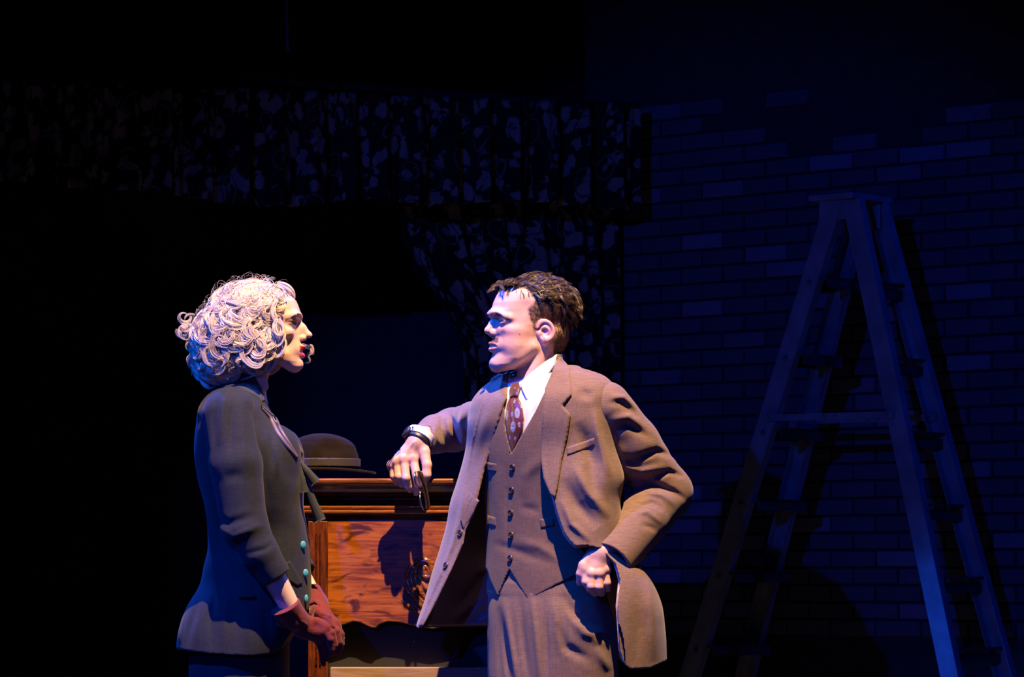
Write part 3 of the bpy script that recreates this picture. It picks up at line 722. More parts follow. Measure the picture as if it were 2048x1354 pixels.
def f_band(P):
    d = np.abs((np.sqrt(((P[0]-hc[0])/75.5)**2+((P[2]-HY)/60.5)**2)-1)*60)-1.3
    return smax(d, np.abs(P[1]-(hc[1]-4))-9, 1)
sdf_mesh('hat_band', f_band, (hc[0]-85, hc[1]-20, HY-70), (hc[0]+85, hc[1]+12, HY+70), 2.0, M_band, hat, label='lighter ribbed band')
def f_brim(P):
    a, b = 116.0, 98.0; r = np.sqrt(((P[0]-hc[0]+6)/a)**2+((P[2]-HY)/b)**2)
    y = hc[1]+9+10*((P[0]-hc[0])/100)**2*np.sign(P[0]-hc[0])*0.6-8*((P[2]-HY)/98)**2*(P[2] > HY)+2
    edge = np.exp(-((r-0.985)/0.03)**2)*1.5
    d = np.maximum(np.abs(P[1]-y)-2.0-edge, (r-1)*95)
    return smax(d, -(r-0.55)*90, 1)
sdf_mesh('brim', f_brim, (hc[0]-130, hc[1]-10, HY-105), (hc[0]+115, hc[1]+34, HY+105), 2.5, M_felt, hat)
print('set', round(time.time()-T0, 1))
# ================================================================= heads
def head_frame(c, yaw, s):
    """c: head centre at eye height; yaw 0 faces picture right, turning towards the camera with positive yaw; s: size"""
    fx, fz = math.cos(yaw), -math.sin(yaw)
    return dict(c=c, fx=fx, fz=fz, s=s)
def to_local(P, H):
    dx = P[0]-H['c'][0]; dz = P[2]-H['c'][2]
    u = (dx*H['fx']+dz*H['fz'])/H['s']; w_ = (dx*(-H['fz'])+dz*H['fx'])/H['s']; v = -(P[1]-H['c'][1])/H['s']
    return [u, v, w_]
def from_local(L, H):
    u, v, w_ = L; s = H['s']
    return (H['c'][0]+s*(u*H['fx']-w_*H['fz']), H['c'][1]-s*v, H['c'][2]+s*(u*H['fz']+w_*H['fx']))
def head_sdf(L, K):
    """head in its own frame: u forward, v up, w sideways; K holds the measurements of one person"""
    u, v, w_ = L; W = np.abs(w_); L2 = [u, v, W]
    d = ell(L, K['cran'][0], K['cran'][1])
    R = np.array(sorted(K['face']), dtype=np.float32)
    fr = np.interp(v, R[:, 0], R[:, 1]); bk = np.interp(v, R[:, 0], R[:, 2]); hw = np.interp(v, R[:, 0], R[:, 3])
    uc = (fr+bk)/2; a = (fr-bk)/2; t = np.clip((u-uc)/a, -1, 1); hw2 = hw*(1-0.20*np.clip(t, 0, 1)**2)
    f = ((np.abs((u-uc)/a)**2.3+(W/hw2)**2.3)**(1/2.3)-1)*np.minimum(a, hw2)
    f = smax(f, R[0, 0]-v, 10); f = smax(f, v-R[-1, 0], 8)
    d = smin(d, f, 12)
    for c, r, k in K['add']: d = smin(d, ell(L2, c, r), k)
    d = smin(d, chain(L2, K['jaw'], [10, 9, 9]), 14)
    d = smin(d, chain(L2, K['brow'], [6, 6.6, 6, 4.5]), 13)
    for c, r, k in K['cut']: d = sub(d, ell(L2, c, r), k)
    # eyes: socket filled by the lids, opened by a slit
    e = K['eye']; lid = ell(L2, e, (12.4, 11.0, 14.5))
    d = smin(d, lid, 5)
    d = smin(d, chain(L2, [(e[0]+8.5, e[1]+6, e[2]-9), (e[0]+11, e[1]+7.5, e[2]), (e[0]+6, e[1]+4.5, e[2]+11)], [1.8, 2.2, 1.6]), 3)
    slit = ell(L2, (e[0]+10, e[1]-0.2, e[2]+0.5), (12, K.get('open', 3.6), 10.5))
    d = sub(d, slit, 1.5)
    # nose
    n = K['nose']
    nd = chain(L2, n['bridge'], n['br'], 5)
    nd = smin(nd, ell(L2, n['tip'], n['tr']), 6)
    nd = smin(nd, ell(L2, n['side'][0], n['side'][1]), 8)
    nd = smin(nd, ell(L2, n['ala'], K.get('alar', (8.5, 7, 5.2))), 4)
    d = smin(d, nd, 6)
    d = sub(d, ell(L2, n['nostril'], (5.5, 3.2, 3.2)), 2)
    # mouth
    m = K['mouth']
    d = smin(d, ell(L2, m['muzzle'][0], m['muzzle'][1]), 10)
    d = smin(d, chain(L2, m['upper'], [4.6, 4.4, 2.2]), 3.0)
    d = smin(d, chain(L2, m['lower'], [5.6, 5.0, 2.4]), 3.5)
    d = sub(d, chain(L2, m['slit'], m['sr']), 1.5)
    # ear
    if K.get('ear'):
        E = K['ear']; ca, sa = math.cos(E['tilt']), math.sin(E['tilt']); du = u-E['c'][0]; dv = v-E['c'][1]
        eu = du*ca+dv*sa; ev = -du*sa+dv*ca; ew = (W-E['c'][2])+du*0.42
        q_ = [eu, ev, ew]; ru, rv = E['r']
        rr = np.sqrt((eu/ru)**2+((ev)/(rv*(1-0.12*(ev < 0))))**2)
        plate = smax((rr-1)*ru*0.9, np.abs(ew+2)-3.2, 4)
        th = np.sqrt(((rr-0.90)*ru)**2+(ew-2.5)**2)-3.6
        ring = np.where((eu > ru*0.35) & (ev < rv*0.4), th+3, th)
        ear = smin(plate, ring, 3)
        ear = smin(ear, ell(q_, (-1.5, 2, 1), (ru*0.50, rv*0.48, 4.5)), 3)
        ear = smin(ear, ell(q_, (3, -rv*0.80, 0), (7, 8, 5)), 5)
        ear = sub(ear, ell(q_, (1.5, -1.5, 5), (ru*0.42, rv*0.36, 6)), 2)
        ear = smin(ear, ell(q_, (ru*0.72, -2, 0), (4, 6, 4.5)), 3)
        d = smin(d, ear, 3)
    return d*K.get('lip', 1.0)
MAN = dict(
    cran=((-8, 30, 0), (76, 57, 60)),
    face=[(70, 58, -50, 44), (52, 71, -50, 53), (36, 79, -45, 55), (20, 83, -40, 55), (5, 78, -35, 55), (-10, 74, -30, 55), (-25, 74, -25, 53), (-40, 76, -20, 51), (-52, 77, -14, 50), (-62, 78, -4, 47), (-76, 81, 8, 43), (-88, 84, 22, 36), (-98, 81, 38, 24)],
    add=[((42, -22, 35), (24, 14, 17), 10), ((56, -18, 26), (15, 10, 14), 10), ((68, -22, 16), (10, 15, 11), 10), ((44, -48, 32), (24, 24, 16), 14), ((74, -84, 0), (13, 12, 20), 8), ((-30, -25, 0), (45, 45, 46), 20), ((64, -78, 14), (13, 12, 12), 8)],
    cut=[((86, 2, 27), (15, 10, 15), 7), ((48, 22, 62), (22, 18, 8), 12)],
    jaw=[(9, -54, 42), (38, -76, 34), (70, -91, 11)],
    brow=[(82, 12.5, 4), (83, 11.5, 16), (76, 10, 30), (58, 4, 42)], eye=(63, -3, 27), open=2.2,
    nose=dict(bridge=[(73, 6, 0), (81, -6, 0), (90, -18, 0)], br=[6.5, 6.2, 6.0], tip=(91, -20.5, 0), tr=(7.5, 6.5, 7.5), side=((74, -16, 0), (16, 18, 12)), ala=(81, -25, 9.5), nostril=(85, -31.5, 6)),
    mouth=dict(muzzle=((62, -50, 0), (23, 19, 30)), upper=[(85.5, -45.5, 0), (82, -46, 10), (70, -51.5, 22)], lower=[(84.5, -57, 0), (81, -56.5, 9), (70, -53, 20)], slit=[(92, -51, 0), (85, -51, 12), (70, -52.5, 24)], sr=[3.6, 3.0, 1.2]),
    ear=dict(c=(-10, -23, 56), tilt=-0.22, r=(16.5, 22)))
WOM = dict(
    cran=((-8, 24, 0), (70, 52, 54)),
    face=[(60, 46, -45, 42), (46, 62, -45, 48), (30, 69, -42, 50), (14, 71.5, -38, 51), (2, 67, -32, 51), (-10, 66, -28, 50), (-25, 68, -20, 48), (-40, 71, -14, 45), (-52, 72, -6, 43), (-64, 72, 6, 38), (-76, 74, 18, 31), (-86, 73, 34, 22), (-93, 66, 44, 14)],
    add=[((38, -20, 33), (23, 14, 16), 10), ((66, -82, 0), (11, 11, 14), 7), ((-26, -25, 0), (40, 42, 40), 20)],
    cut=[((76, 3, 25), (13, 9, 14), 7), ((56, -44, 40), (14, 12, 7), 10)],
    jaw=[(2, -48, 36), (32, -68, 29), (58, -86, 9)],
    brow=[(66, 12, 4), (66.5, 13, 14), (61, 15, 28), (48, 11, 38)], eye=(51, -0.5, 25), open=3.4, alar=(7, 5.5, 4.5),
    nose=dict(bridge=[(65, 7, 0), (76, -7, 0), (86, -19, 0)], br=[5, 5, 5.2], tip=(89, -23, 0), tr=(6.6, 5.4, 6.4), side=((68, -17, 0), (16, 18, 10)), ala=(77, -29, 8), nostril=(82, -33.5, 5)),
    mouth=dict(muzzle=((54, -52, 0), (22, 18, 26)), upper=[(77.5, -45.5, 0), (74, -46.5, 9), (63, -54, 18)], lower=[(75.5, -64, 0), (72, -63.5, 8), (62, -57.5, 16)], slit=[(84, -55, 0), (75, -54.8, 10), (61, -56, 18)], sr=[5.6, 4.4, 1.4]),
    ear=dict(c=(-18, -18, 51), tilt=-0.2, r=(15, 21)))
def eyeballs(H, K, parent, iris_col, look=(1, 0)):
    M_e = bpy.data.materials.new('eye white and iris'); M_e.use_nodes = True; nt = M_e.node_tree; b = nt.nodes['Principled BSDF']; b.inputs['Roughness'].default_value = 0.12
    a = nt.nodes.new('ShaderNodeAttribute'); a.attribute_name = 'Col'; nt.links.new(a.outputs['Color'], b.inputs['Base Color'])
    for sd in (-1, 1):
        e = K['eye']; bm = bmesh.new(); bmesh.ops.create_uvsphere(bm, u_segments=40, v_segments=28, radius=1)
        me = bpy.data.meshes.new('eye'); co = np.array([v.co[:] for v in bm.verts]); bm.free()
        bm = bmesh.new(); bmesh.ops.create_uvsphere(bm, u_segments=40, v_segments=28, radius=1, matrix=Matrix.Rotation(PI/2, 4, 'Y'))
        co = np.array([v.co[:] for v in bm.verts]); bm.to_mesh(me); bm.free()
        r = 10.8; al = np.degrees(np.arccos(np.clip(co[:, 0], -1, 1)))
        bulge = 1+0.06*np.exp(-(al/22)**2)
        Lp = [e[0]+co[:, 0]*r*bulge, e[1]+co[:, 2]*r*bulge*0.95, sd*e[2]+co[:, 1]*r*bulge]
        X, Y, Z = from_local(Lp, H); me.vertices.foreach_set('co', w2(np.stack([X, Y, Z], 1)).astype(np.float32).ravel())
        col = np.where((al < 12)[:, None], (0.004, 0.004, 0.006), np.where((al < 31)[:, None], iris_col, (0.62, 0.56, 0.54)))
        ca = me.color_attributes.new('Col', 'FLOAT_COLOR', 'POINT'); ca.data.foreach_set('color', np.concatenate([col, np.ones((len(co), 1))], 1).astype(np.float32).ravel())
        link('eye', me, M_e, parent)
def join_into(o, others):
    """append the geometry of `others` to o (one body mesh)"""
    me = o.data; allv, allf, allc = [], [], []; k = 0
    for x in [o]+others:
        m = x.data; v = np.empty(len(m.vertices)*3, dtype=np.float32); m.vertices.foreach_get('co', v)
        f = np.empty(len(m.loops), dtype=np.int32); m.loops.foreach_get('vertex_index', f); f = f.reshape(-1, 4)
        c = np.ones(len(m.vertices)*4, dtype=np.float32)
        if 'Col' in m.color_attributes: m.color_attributes['Col'].data.foreach_get('color', c)
        allv.append(v.reshape(-1, 3)); allf.append(f+k); allc.append(c.reshape(-1, 4)); k += len(m.vertices)
    mt = me.materials[0]; name = o.name; par = o.parent; lab = o.get('label')
    n = mesh_np(name, np.concatenate(allv), np.concatenate(allf), mt, par)
    ca = n.data.color_attributes.new('Col', 'FLOAT_COLOR', 'POINT'); ca.data.foreach_set('color', np.concatenate(allc).ravel())
    for x in [o]+others:
        d_ = x.data; bpy.data.objects.remove(x); bpy.data.meshes.remove(d_)
    n.name = name
    return n
def skin_mat(name, rough=0.5):
    m = mat(name, (0.6, 0.4, 0.33), rough, attr='Col', noise=0.10, nscale=60, bump=0.09, bscale=420, sss=0.12, spec=0.4); return m
def mixc(base, col, m):
    m = np.clip(m, 0, 1)[:, None]; return base*(1-m)+np.array(col)*m
# ================================================================= the man in the brown suit
ZM = -110.0
man = thing('person', 'man in brown three-piece suit leaning on the cabinet, hand at his pocket', 'person', tuple(w2([[1095, HZ+CAMZ/S, ZM]])[0]))
M_suit = fabric('brown suit cloth', (0.094, 0.059, 0.044), (0.200, 0.134, 0.102), slub=0.8)
M_vest = fabric('brown waistcoat cloth', (0.073, 0.044, 0.034), (0.150, 0.096, 0.075), slub=0.8)
M_lin = mat('satin jacket lining', (0.42, 0.26, 0.20), 0.42, bump=0.1, bscale=30, sheen=0.3)
M_shirt = mat('white shirt cotton', (0.66, 0.65, 0.66), 0.75, bump=0.08, bscale=300)
M_but = mat('dark horn button', (0.05, 0.028, 0.02), 0.25, spec=0.6)
M_skin = skin_mat('man skin')
PHI = math.radians(42); cP, sP = math.cos(PHI), math.sin(PHI)
def rot(P, c):                      # torso frame: [his left, y, depth away from the front]
    dx = P[0]-c[0]; dz = P[2]-c[1]
    return [dx*cP-dz*sP, P[1], dx*sP+dz*cP]
def unrot(a, y, b, c): return np.array([c[0]+a*cP+b*sP, y, c[1]-a*sP+b*cP])
TC = (1085.0, ZM)
Q_ = lambda px, py, z: tuple(q(px, py, z))
# ---- torso core
torso_rows = [(744, 2, 10, 50, 42), (758, 2, 6, 92, 56), (775, 2, 4, 132, 74), (800, 0, 2, 147, 86), (850, 0, 0, 146, 94), (900, 0, 0, 138, 95), (950, 0, 0, 129, 92), (1000, 0, 0, 124, 89), (1050, 0, 0, 122, 88), (1100, 2, 0, 124, 88), (1150, 6, 0, 130, 90), (1220, 10, 2, 138, 94)]
torso_rows = smooth_rows(torso_rows)
def f_torso(P): return loft(rot(P, TC), torso_rows, 2.15)
# ---- head and neck
HM = head_frame((1064.0, 643.0, ZM+2), PI-math.radians(16), 1.0)
def f_headneck(P):
    L = to_local(P, HM); d = head_sdf(L, MAN)
    nk = chain(P, [(1077, 672, ZM+4), (1075, 716, ZM+4), (1082, 790, ZM+4)], [39.5, 39, 48], 6)
    nk = smin(nk, chain(P, [(1106, 668, ZM-26), (1074, 730, ZM-34), (1046, 786, ZM-36)], [12, 10, 10]), 12)
    nk = smin(nk, ell(P, (1046, 752, ZM), (9, 10, 10)), 12)
    return smin(d, nk, 16)
ear_poly_m = [(a+(10 if a < 50 else 0), b) for a, b in [(66, 60), (40, 66), (18, 60), (2, 46), (0, 41), (6, 30), (16, 20), (12, 8), (7, -3), (4, -14), (2, -22), (-2, -18), (-6, 4), (-24, 4), (-36, -4), (-40, -24), (-37, -40), (-42, -56), (-46, -70), (-90, -76), (-110, 0), (-100, 80), (0, 110), (60, 90)]]
def hairmask_m(L):
    sd = poly2(L[0], L[1], ear_poly_m)
    top = (L[1] > 58) & (np.abs(L[2]) < 40) & (L[0] < 60)
    return np.clip(0.5-sd/5, 0, 1)
def col_man(P):
    P = [p.astype(np.float32) for p in P]; L = to_local(P, HM); u, v, w_ = L; W = np.abs(w_)
    b = np.tile(np.array([[0.60, 0.36, 0.28]]), (len(u), 1))
    b = mixc(b, (0.62, 0.30, 0.27), 0.6*np.exp(-(((u-58)/18)**2+((v+22)/14)**2)))       # cheek flush
    b = mixc(b, (0.60, 0.28, 0.25), 0.5*np.exp(-(((u-90)/9)**2+((v+20)/9)**2)))
    b = mixc(b, (0.60, 0.27, 0.25), 0.7*((W > 50) & (np.abs(u+10) < 20) & (np.abs(v+23) < 26)))
    st = np.clip((-v-52)/18, 0, 1)*(u > 5)*(v > -100); b = mixc(b, (0.44, 0.29, 0.25), 0.32*st)   # shaved beard area
    um = (np.abs(v+40) < 5) & (u > 70) & (W < 22); b = mixc(b, (0.08, 0.045, 0.03), 0.85*um*np.clip((W+3)/8, 0.5, 1))   # thin moustache
    up = np.exp(-((v+46.5)/2.8)**2)*(u > 72)*(W < 19); lo = np.exp(-((v+56.5)/4)**2)*(u > 72)*(W < 17)
    b = mixc(b, (0.50, 0.20, 0.18), 0.75*np.maximum(up, lo)*(v > -61))
    br = v-np.interp(W, [5, 15, 28, 40, 46], [11.5, 12.5, 10.5, 3, 0]); b = mixc(b, (0.03, 0.017, 0.012), 0.92*np.exp(-(br/2.8)**4)*(W > 5)*(W < 46)*(u > 35))
    ey = line2(W, v, [(17, -1), (22, 2.8), (30, 3.2), (37, 0)]); b = mixc(b, (0.10, 0.05, 0.04), 0.7*np.exp(-(ey/1.4)**2)*(u > 60)*(np.abs(v) < 6))
    hm = hairmask_m(L); b = mixc(b, (0.17, 0.105, 0.066), hm*0.8)
    for (mu, mv) in ((41, -30), (16, -61), (65, -5)): b = mixc(b, (0.12, 0.05, 0.04), np.exp(-(((u-mu)/1.6)**2+((v-mv)/1.6)**2))*(w_*1.0 > -99)*0.9)
    return b
body, hv = sdf_mesh('body', f_headneck, (955, 540, ZM-75), (1165, 795, ZM+75), 1.5, M_skin, man, color=col_man)
# ---- right hand (hanging over the cabinet edge)
ZH = 78
def hand(P, wrist, kn, fingers, thumb, pr=12.5, kr=9.6):
    d = None
    for kp in kn:
        e = cap(P, wrist, kp, pr, kr); d = e if d is None else smin(d, e, 9)
    for i in range(3): d = smin(d, cap(P, kn[i], kn[i+1], kr*0.95), 6)
    for i in range(4): d = smin(d, sph(P, np.array(kn[i])-np.array((0, 0, 1.5)), kr+0.6), 4)
    for pts, rs in fingers: d = smin(d, chain(P, pts, rs, 2.5), 3.2)
    return smin(d, chain(P, thumb, [13, 12, 9.6, 9.4, 7.6][:len(thumb)], 4), 5)
kn1 = [Q_(826, 918, ZH-10), Q_(808, 919, ZH-13), Q_(794, 923, ZH-9), Q_(784, 931, ZH-2)]
fi1 = [([kn1[0], Q_(833, 950, ZH-22), Q_(836, 971, ZH-14), Q_(832, 986, ZH-3)], [9.4, 8.8, 7.8, 6.4]),
       ([kn1[1], Q_(812, 956, ZH-26), Q_(817, 973, ZH-14), Q_(820, 980, ZH+2)], [9.4, 8.8, 7.8, 6.4]),
       ([kn1[2], Q_(797, 953, ZH-18), Q_(804, 968, ZH-4), Q_(808, 970, ZH+12)], [8.8, 8.2, 7.4, 6.2]),
       ([kn1[3], Q_(787, 953, ZH-8), Q_(793, 964, ZH+4), Q_(798, 964, ZH+17)], [7.8, 7.2, 6.6, 5.6])]
th1 = [Q_(842, 886, ZH), Q_(848, 904, ZH-8), Q_(854, 930, ZH-18), Q_(853, 950, ZH-20), Q_(846, 967, ZH-16)]
def f_hand1(P):
    d = hand(P, Q_(834, 880, ZH), kn1, fi1, th1)
    d = smin(d, chain(P, [Q_(834, 884, ZH), Q_(840, 872, ZH+8), Q_(868, 866, ZH+120)], [21, 22, 27]), 8)
    for a, b in (((832, 884), (826, 914)), ((829, 884), (808, 915)), ((826, 886), (795, 919))):       # tendons
        d = d-0.9*np.exp(-(line2(P[0], P[1], [q(*a, ZH)[:2], q(*b, ZH)[:2]])/2.6)**2)*(P[2] < ZH)
    return d
def col_hand(P):
    n = len(P[0]); b = np.tile(np.array([[0.58, 0.35, 0.27]]), (n, 1)); return b
h1, _ = sdf_mesh('hand_a', f_hand1, Q_(770, 850, ZH-55)-np.array([0, 0, 0]), (885, 1000, ZH+130), 1.35, M_skin, man, color=lambda P: mixc(mixc(col_hand(P), (0.62, 0.27, 0.25), 0.5*np.exp(-(line2(P[0].astype(np.float32), P[1].astype(np.float32), [q(826, 918, ZH)[:2], q(794, 924, ZH)[:2], q(784, 932, ZH)[:2]])/8)**2)), (0.12, 0.07, 0.05), 0.0*P[0]))
# ---- left hand, thumb hooked in the trouser pocket
ZF = -252
kn2 = [Q_(1170, 1138, ZF-8), Q_(1183, 1147, ZF-12), Q_(1198, 1147, ZF-11), Q_(1211, 1139, ZF-4)]
fi2 = [([kn2[0], Q_(1172, 1164, ZF-14), Q_(1180, 1177, ZF+2), Q_(1188, 1172, ZF+14)], [9.2, 8.8, 7.8, 6.6]),
       ([kn2[1], Q_(1182, 1173, ZF-17), Q_(1190, 1185, ZF-1), Q_(1197, 1178, ZF+12)], [9.2, 8.8, 7.8, 6.6]),
       ([kn2[2], Q_(1198, 1174, ZF-15), Q_(1203, 1185, ZF), Q_(1207, 1178, ZF+12)], [8.8, 8.4, 7.6, 6.4]),
       ([kn2[3], Q_(1214, 1166, ZF-8), Q_(1215, 1177, ZF+5), Q_(1215, 1170, ZF+15)], [7.8, 7.6, 6.8, 5.8])]
th2 = [Q_(1200, 1100, ZF), Q_(1184, 1110, ZF-4), Q_(1167, 1130, ZF-8), Q_(1162, 1148, ZF-6), Q_(1160, 1164, ZF+4)]
def f_hand2(P):
    d = hand(P, Q_(1204, 1106, ZF), kn2, fi2, th2, 14, 9.8)
    return smin(d, chain(P, [Q_(1204, 1106, ZF), Q_(1214, 1098, ZF+8), Q_(1240, 1076, ZF+36)], [20, 21, 22]), 9)
h2, _ = sdf_mesh('hand_b', f_hand2, (1135, 1045, ZF-45), (1270, 1205, ZF+55), 1.5, M_skin, man, color=col_hand)
# ---- rest of the body under the clothes
LEG = [[Q_(1150, 1240, ZM-48), Q_(1168, 1640, ZM-40), Q_(1172, 1985, ZM-10)], [Q_(1064, 1240, ZM+46), Q_(1066, 1640, ZM+30), Q_(1056, 1985, ZM+40)]]
SH_R, EL_R, WR_R = Q_(982, 836, 0), Q_(905, 860, 235), Q_(836, 878, 84)
SH_L, EL_L, WR_L = Q_(1214, 830, -190), Q_(1332, 985, -95), Q_(1214, 1100, -242)
def f_under(P):
    d = loft(rot(P, TC), [(r[0], r[1], r[2], r[3]*0.88-3, r[4]*0.88-3) for r in torso_rows], 2.1)
    d = smin(d, chain(P, [SH_R, EL_R, WR_R], [30, 28, 20]), 12); d = smin(d, chain(P, [SH_L, EL_L, WR_L], [30, 30, 22]), 12)
    for Lg in LEG: d = smin(d, chain(P, Lg, [72, 48, 34]), 20)
    return d
bu, _ = sdf_mesh('under', f_under, (800, 700, -300), (1400, 2030, 290), 9.0, M_skin, man, refine=False, color=col_hand)
body = join_into(body, [h1, h2, bu])
body.name = 'body'
eyeballs(HM, MAN, body, (0.10, 0.16, 0.22))

# ---- shirt
def f_shirt(P):
    d = f_torso(P)+4.0
    d = smax(d, (P[1]-1118), 3)
    col = chain(P, [(1073.5, 700, ZM+3), (1076, 735, ZM+3), (1082, 800, ZM+3)], [42, 43.5, 54], 4)                 # collar stand
    top = P[1]-(np.interp(P[0], [1036, 1114], [764, 712]).astype(np.float32))
    col = smax(col, -top, 2)
    col = sub(col, chain(P, [(1073.5, 640, ZM+4), (1076, 735, ZM+4), (1082, 800, ZM+4)], [40, 40.5, 50]), 1)
    d = smin(d, col, 3)
    d = folds(P, d, [([(1062, 800), (1050, 870)], 5, 1.8), ([(1088, 770), (1066, 830)], 6, 2), ([(1074, 800), (1060, 850)], 4, -1.6)], z=ZM)
    return d
shirt, _ = sdf_mesh('shirt', f_shirt, (930, 705, -270), (1250, 1200, 40), 3.4, M_shirt, man)
# ---- trousers
tr_rows = [(1165, 8, 1, 129, 90), (1220, 17, 0, 137, 96), (1300, 20, 2, 140, 100), (1380, 20, 2, 138, 100), (1430, 20, 2, 130, 96)]
tr_rows = smooth_rows(tr_rows)
def f_trous(P):
    d = loft(rot(P, TC), tr_rows, 2.1)
    d = smin(d, smax(f_torso(P)+1.6, np.maximum(1100-P[1], P[1]-1185), 2), 8)
    for Lg, zz in zip(LEG, (0, 1)):
        d = smin(d, chain(P, [Lg[0]+np.array([0, 40, 0])]+[Lg[1], Lg[2]], [84, 66, 58]), 16)
    d = smax(d, P[1]-1995, 4)
    F_ = [([(1060, 1178), (1070, 1260), (1082, 1400)], 6, 5), ([(1040, 1185), (1048, 1290), (1060, 1380)], 7, -5), ([(1008, 1195), (1022, 1290), (1040, 1400)], 6, 5), ([(1000, 1210), (1012, 1300), (1026, 1400)], 6, -5),
          ([(1120, 1185), (1150, 1230), (1205, 1262)], 9, -5), ([(1128, 1215), (1165, 1262), (1215, 1280)], 10, 5), ([(1110, 1240), (1128, 1290), (1180, 1320)], 9, -5), ([(1105, 1190), (1112, 1260), (1125, 1310)], 8, 4),
          ([(1180, 1268), (1205, 1274), (1228, 1262)], 6, -4.5), ([(1190, 1290), (1215, 1340)], 9, 4), ([(996, 1210), (1000, 1300), (1004, 1400)], 6, -3), ([(1088, 1200), (1092, 1280), (1094, 1360)], 5, -3.5)]
    return folds(P, d, F_, z=ZM)
trs, _ = sdf_mesh('trousers', f_trous, (930, 1095, -290), (1290, 2010, 120), 4.0, M_suit, man)
# ---- shoes
M_shoe = mat('black leather shoe', (0.02, 0.015, 0.012), 0.25)
for i, Lg in enumerate(LEG):
    a = np.array(Lg[2]); fw = np.array([-sP, 0, -cP])
    def f_shoe(P, a=a, fw=fw):
        yb = HZ+CAMZ/S
        h = np.array([a[0], yb-26, a[2]])-fw*20; t = np.array([a[0], yb-20, a[2]])+fw*150
        d = smin(cap(P, h, h+np.array([0, -30, 0]), 36, 34), cap(P, h, t, 36, 28), 20)
        return smax(d, P[1]-(yb-0.5), 3)
    sdf_mesh('shoe', f_shoe, (a[0]-170, 1930, a[2]-190), (a[0]+90, HZ+CAMZ/S+4, a[2]+90), 5, M_shoe, man, refine=False)
# ---- waistcoat
VN = [(1109, 735), (1104, 757), (1070, 828), (1023, 909), (1011, 862), (1008, 800), (1012, 735)]
vb_x = [930, 974, 980, 996, 1019, 1056, 1113, 1157, 1200, 1260]; vb_y = [1120, 1140, 1160, 1194, 1139, 1200, 1168, 1146, 1140, 1140]
vest_folds = [([(1014, 925), (1013, 1020), (1013, 1110), (1020, 1136)], 1.6, -2.2), ([(1040, 960), (1075, 930), (1090, 905)], 12, 2.5), ([(985, 1085), (1040, 1105), (1100, 1130)], 9, -2.2), ([(1030, 1080), (1080, 1095), (1130, 1130)], 9, 2.5),
          ([(1000, 930), (996, 1000), (1000, 1060)], 9, 1.6), ([(1040, 1015), (1080, 1025)], 9, -1.8), ([(1050, 940), (1046, 1000)], 9, 1.2)]
def f_vest(P):
    d0 = folds(P, f_torso(P), vest_folds, z=ZM); d = smax(d0-2.5, -(d0+4), 1)
    d = smax(d, P[1]-np.interp(P[0], vb_x, vb_y).astype(np.float32), 1.5)
    d = smax(d, 742-P[1], 2)
    V = poly2(P[0], P[1], VN); d = np.where(P[2] < ZM+20, smax(d, -V, 1.5), d)
    return d
vest, _ = sdf_mesh('waistcoat', f_vest, (930, 735, -280), (1260, 1206, 40), 2.8, M_vest, man, smooth_it=1)
fv = lambda P: f_torso(P)-2.5
bv_v = bvh_of(vest)
def button(name, px, py, bvh, r, m, parent, holes=True, th=2.2):
    o_ = Vector(((px-1024)*S, -1.2, CAMZ+(HZ-py)*S)); h = bvh.ray_cast(o_, Vector((0, 1, 0)))
    if h[0] is None: return
    n = h[1]; n = n if n.y < 0 else -n
    bm = bmesh.new(); R = n.to_track_quat('Z', 'Y').to_matrix().to_4x4(); Mx = Matrix.Translation(h[0]) @ R
    bmesh.ops.create_cone(bm, cap_ends=True, segments=20, radius1=r*S, radius2=r*S, depth=th*2*S, matrix=Mx)
    rim, _f = tube_np(np.array([[[math.cos(a)*r*S*0.86, math.sin(a)*r*S*0.86, th*S] for a in np.linspace(0, 2*PI, 21)]]), np.full(21, r*S*0.14), 6)
    vs = [bm.verts.new(Mx @ Vector(p)) for p in rim]
    for f_ in _f: bm.faces.new([vs[i] for i in f_])
    if holes:
        for a in range(4):
            c = Mx @ Vector((math.cos(a*PI/2+.7)*r*S*0.3, math.sin(a*PI/2+.7)*r*S*0.3, th*S)); ball(bm, c, r*S*0.11, seg=6)
    return obj(name, bm, m, parent, smooth=True)
for px, py in ((1025.5, 937), (1023.5, 982), (1022, 1027), (1022.6, 1071), (1021, 1117)): button('button', px, py, bv_v, 6.4, M_but, vest)
for pl in ([(975, 925), (993, 929), (993, 946), (975, 942)], [(975, 1030), (992, 1036), (992, 1054), (975, 1049)], [(1079, 1040), (1105, 1037), (1108, 1053), (1081, 1058)]):
    drape('welt_pocket', fv, pl, 0.0, 2.2, M_vest, vest, step=2.5)
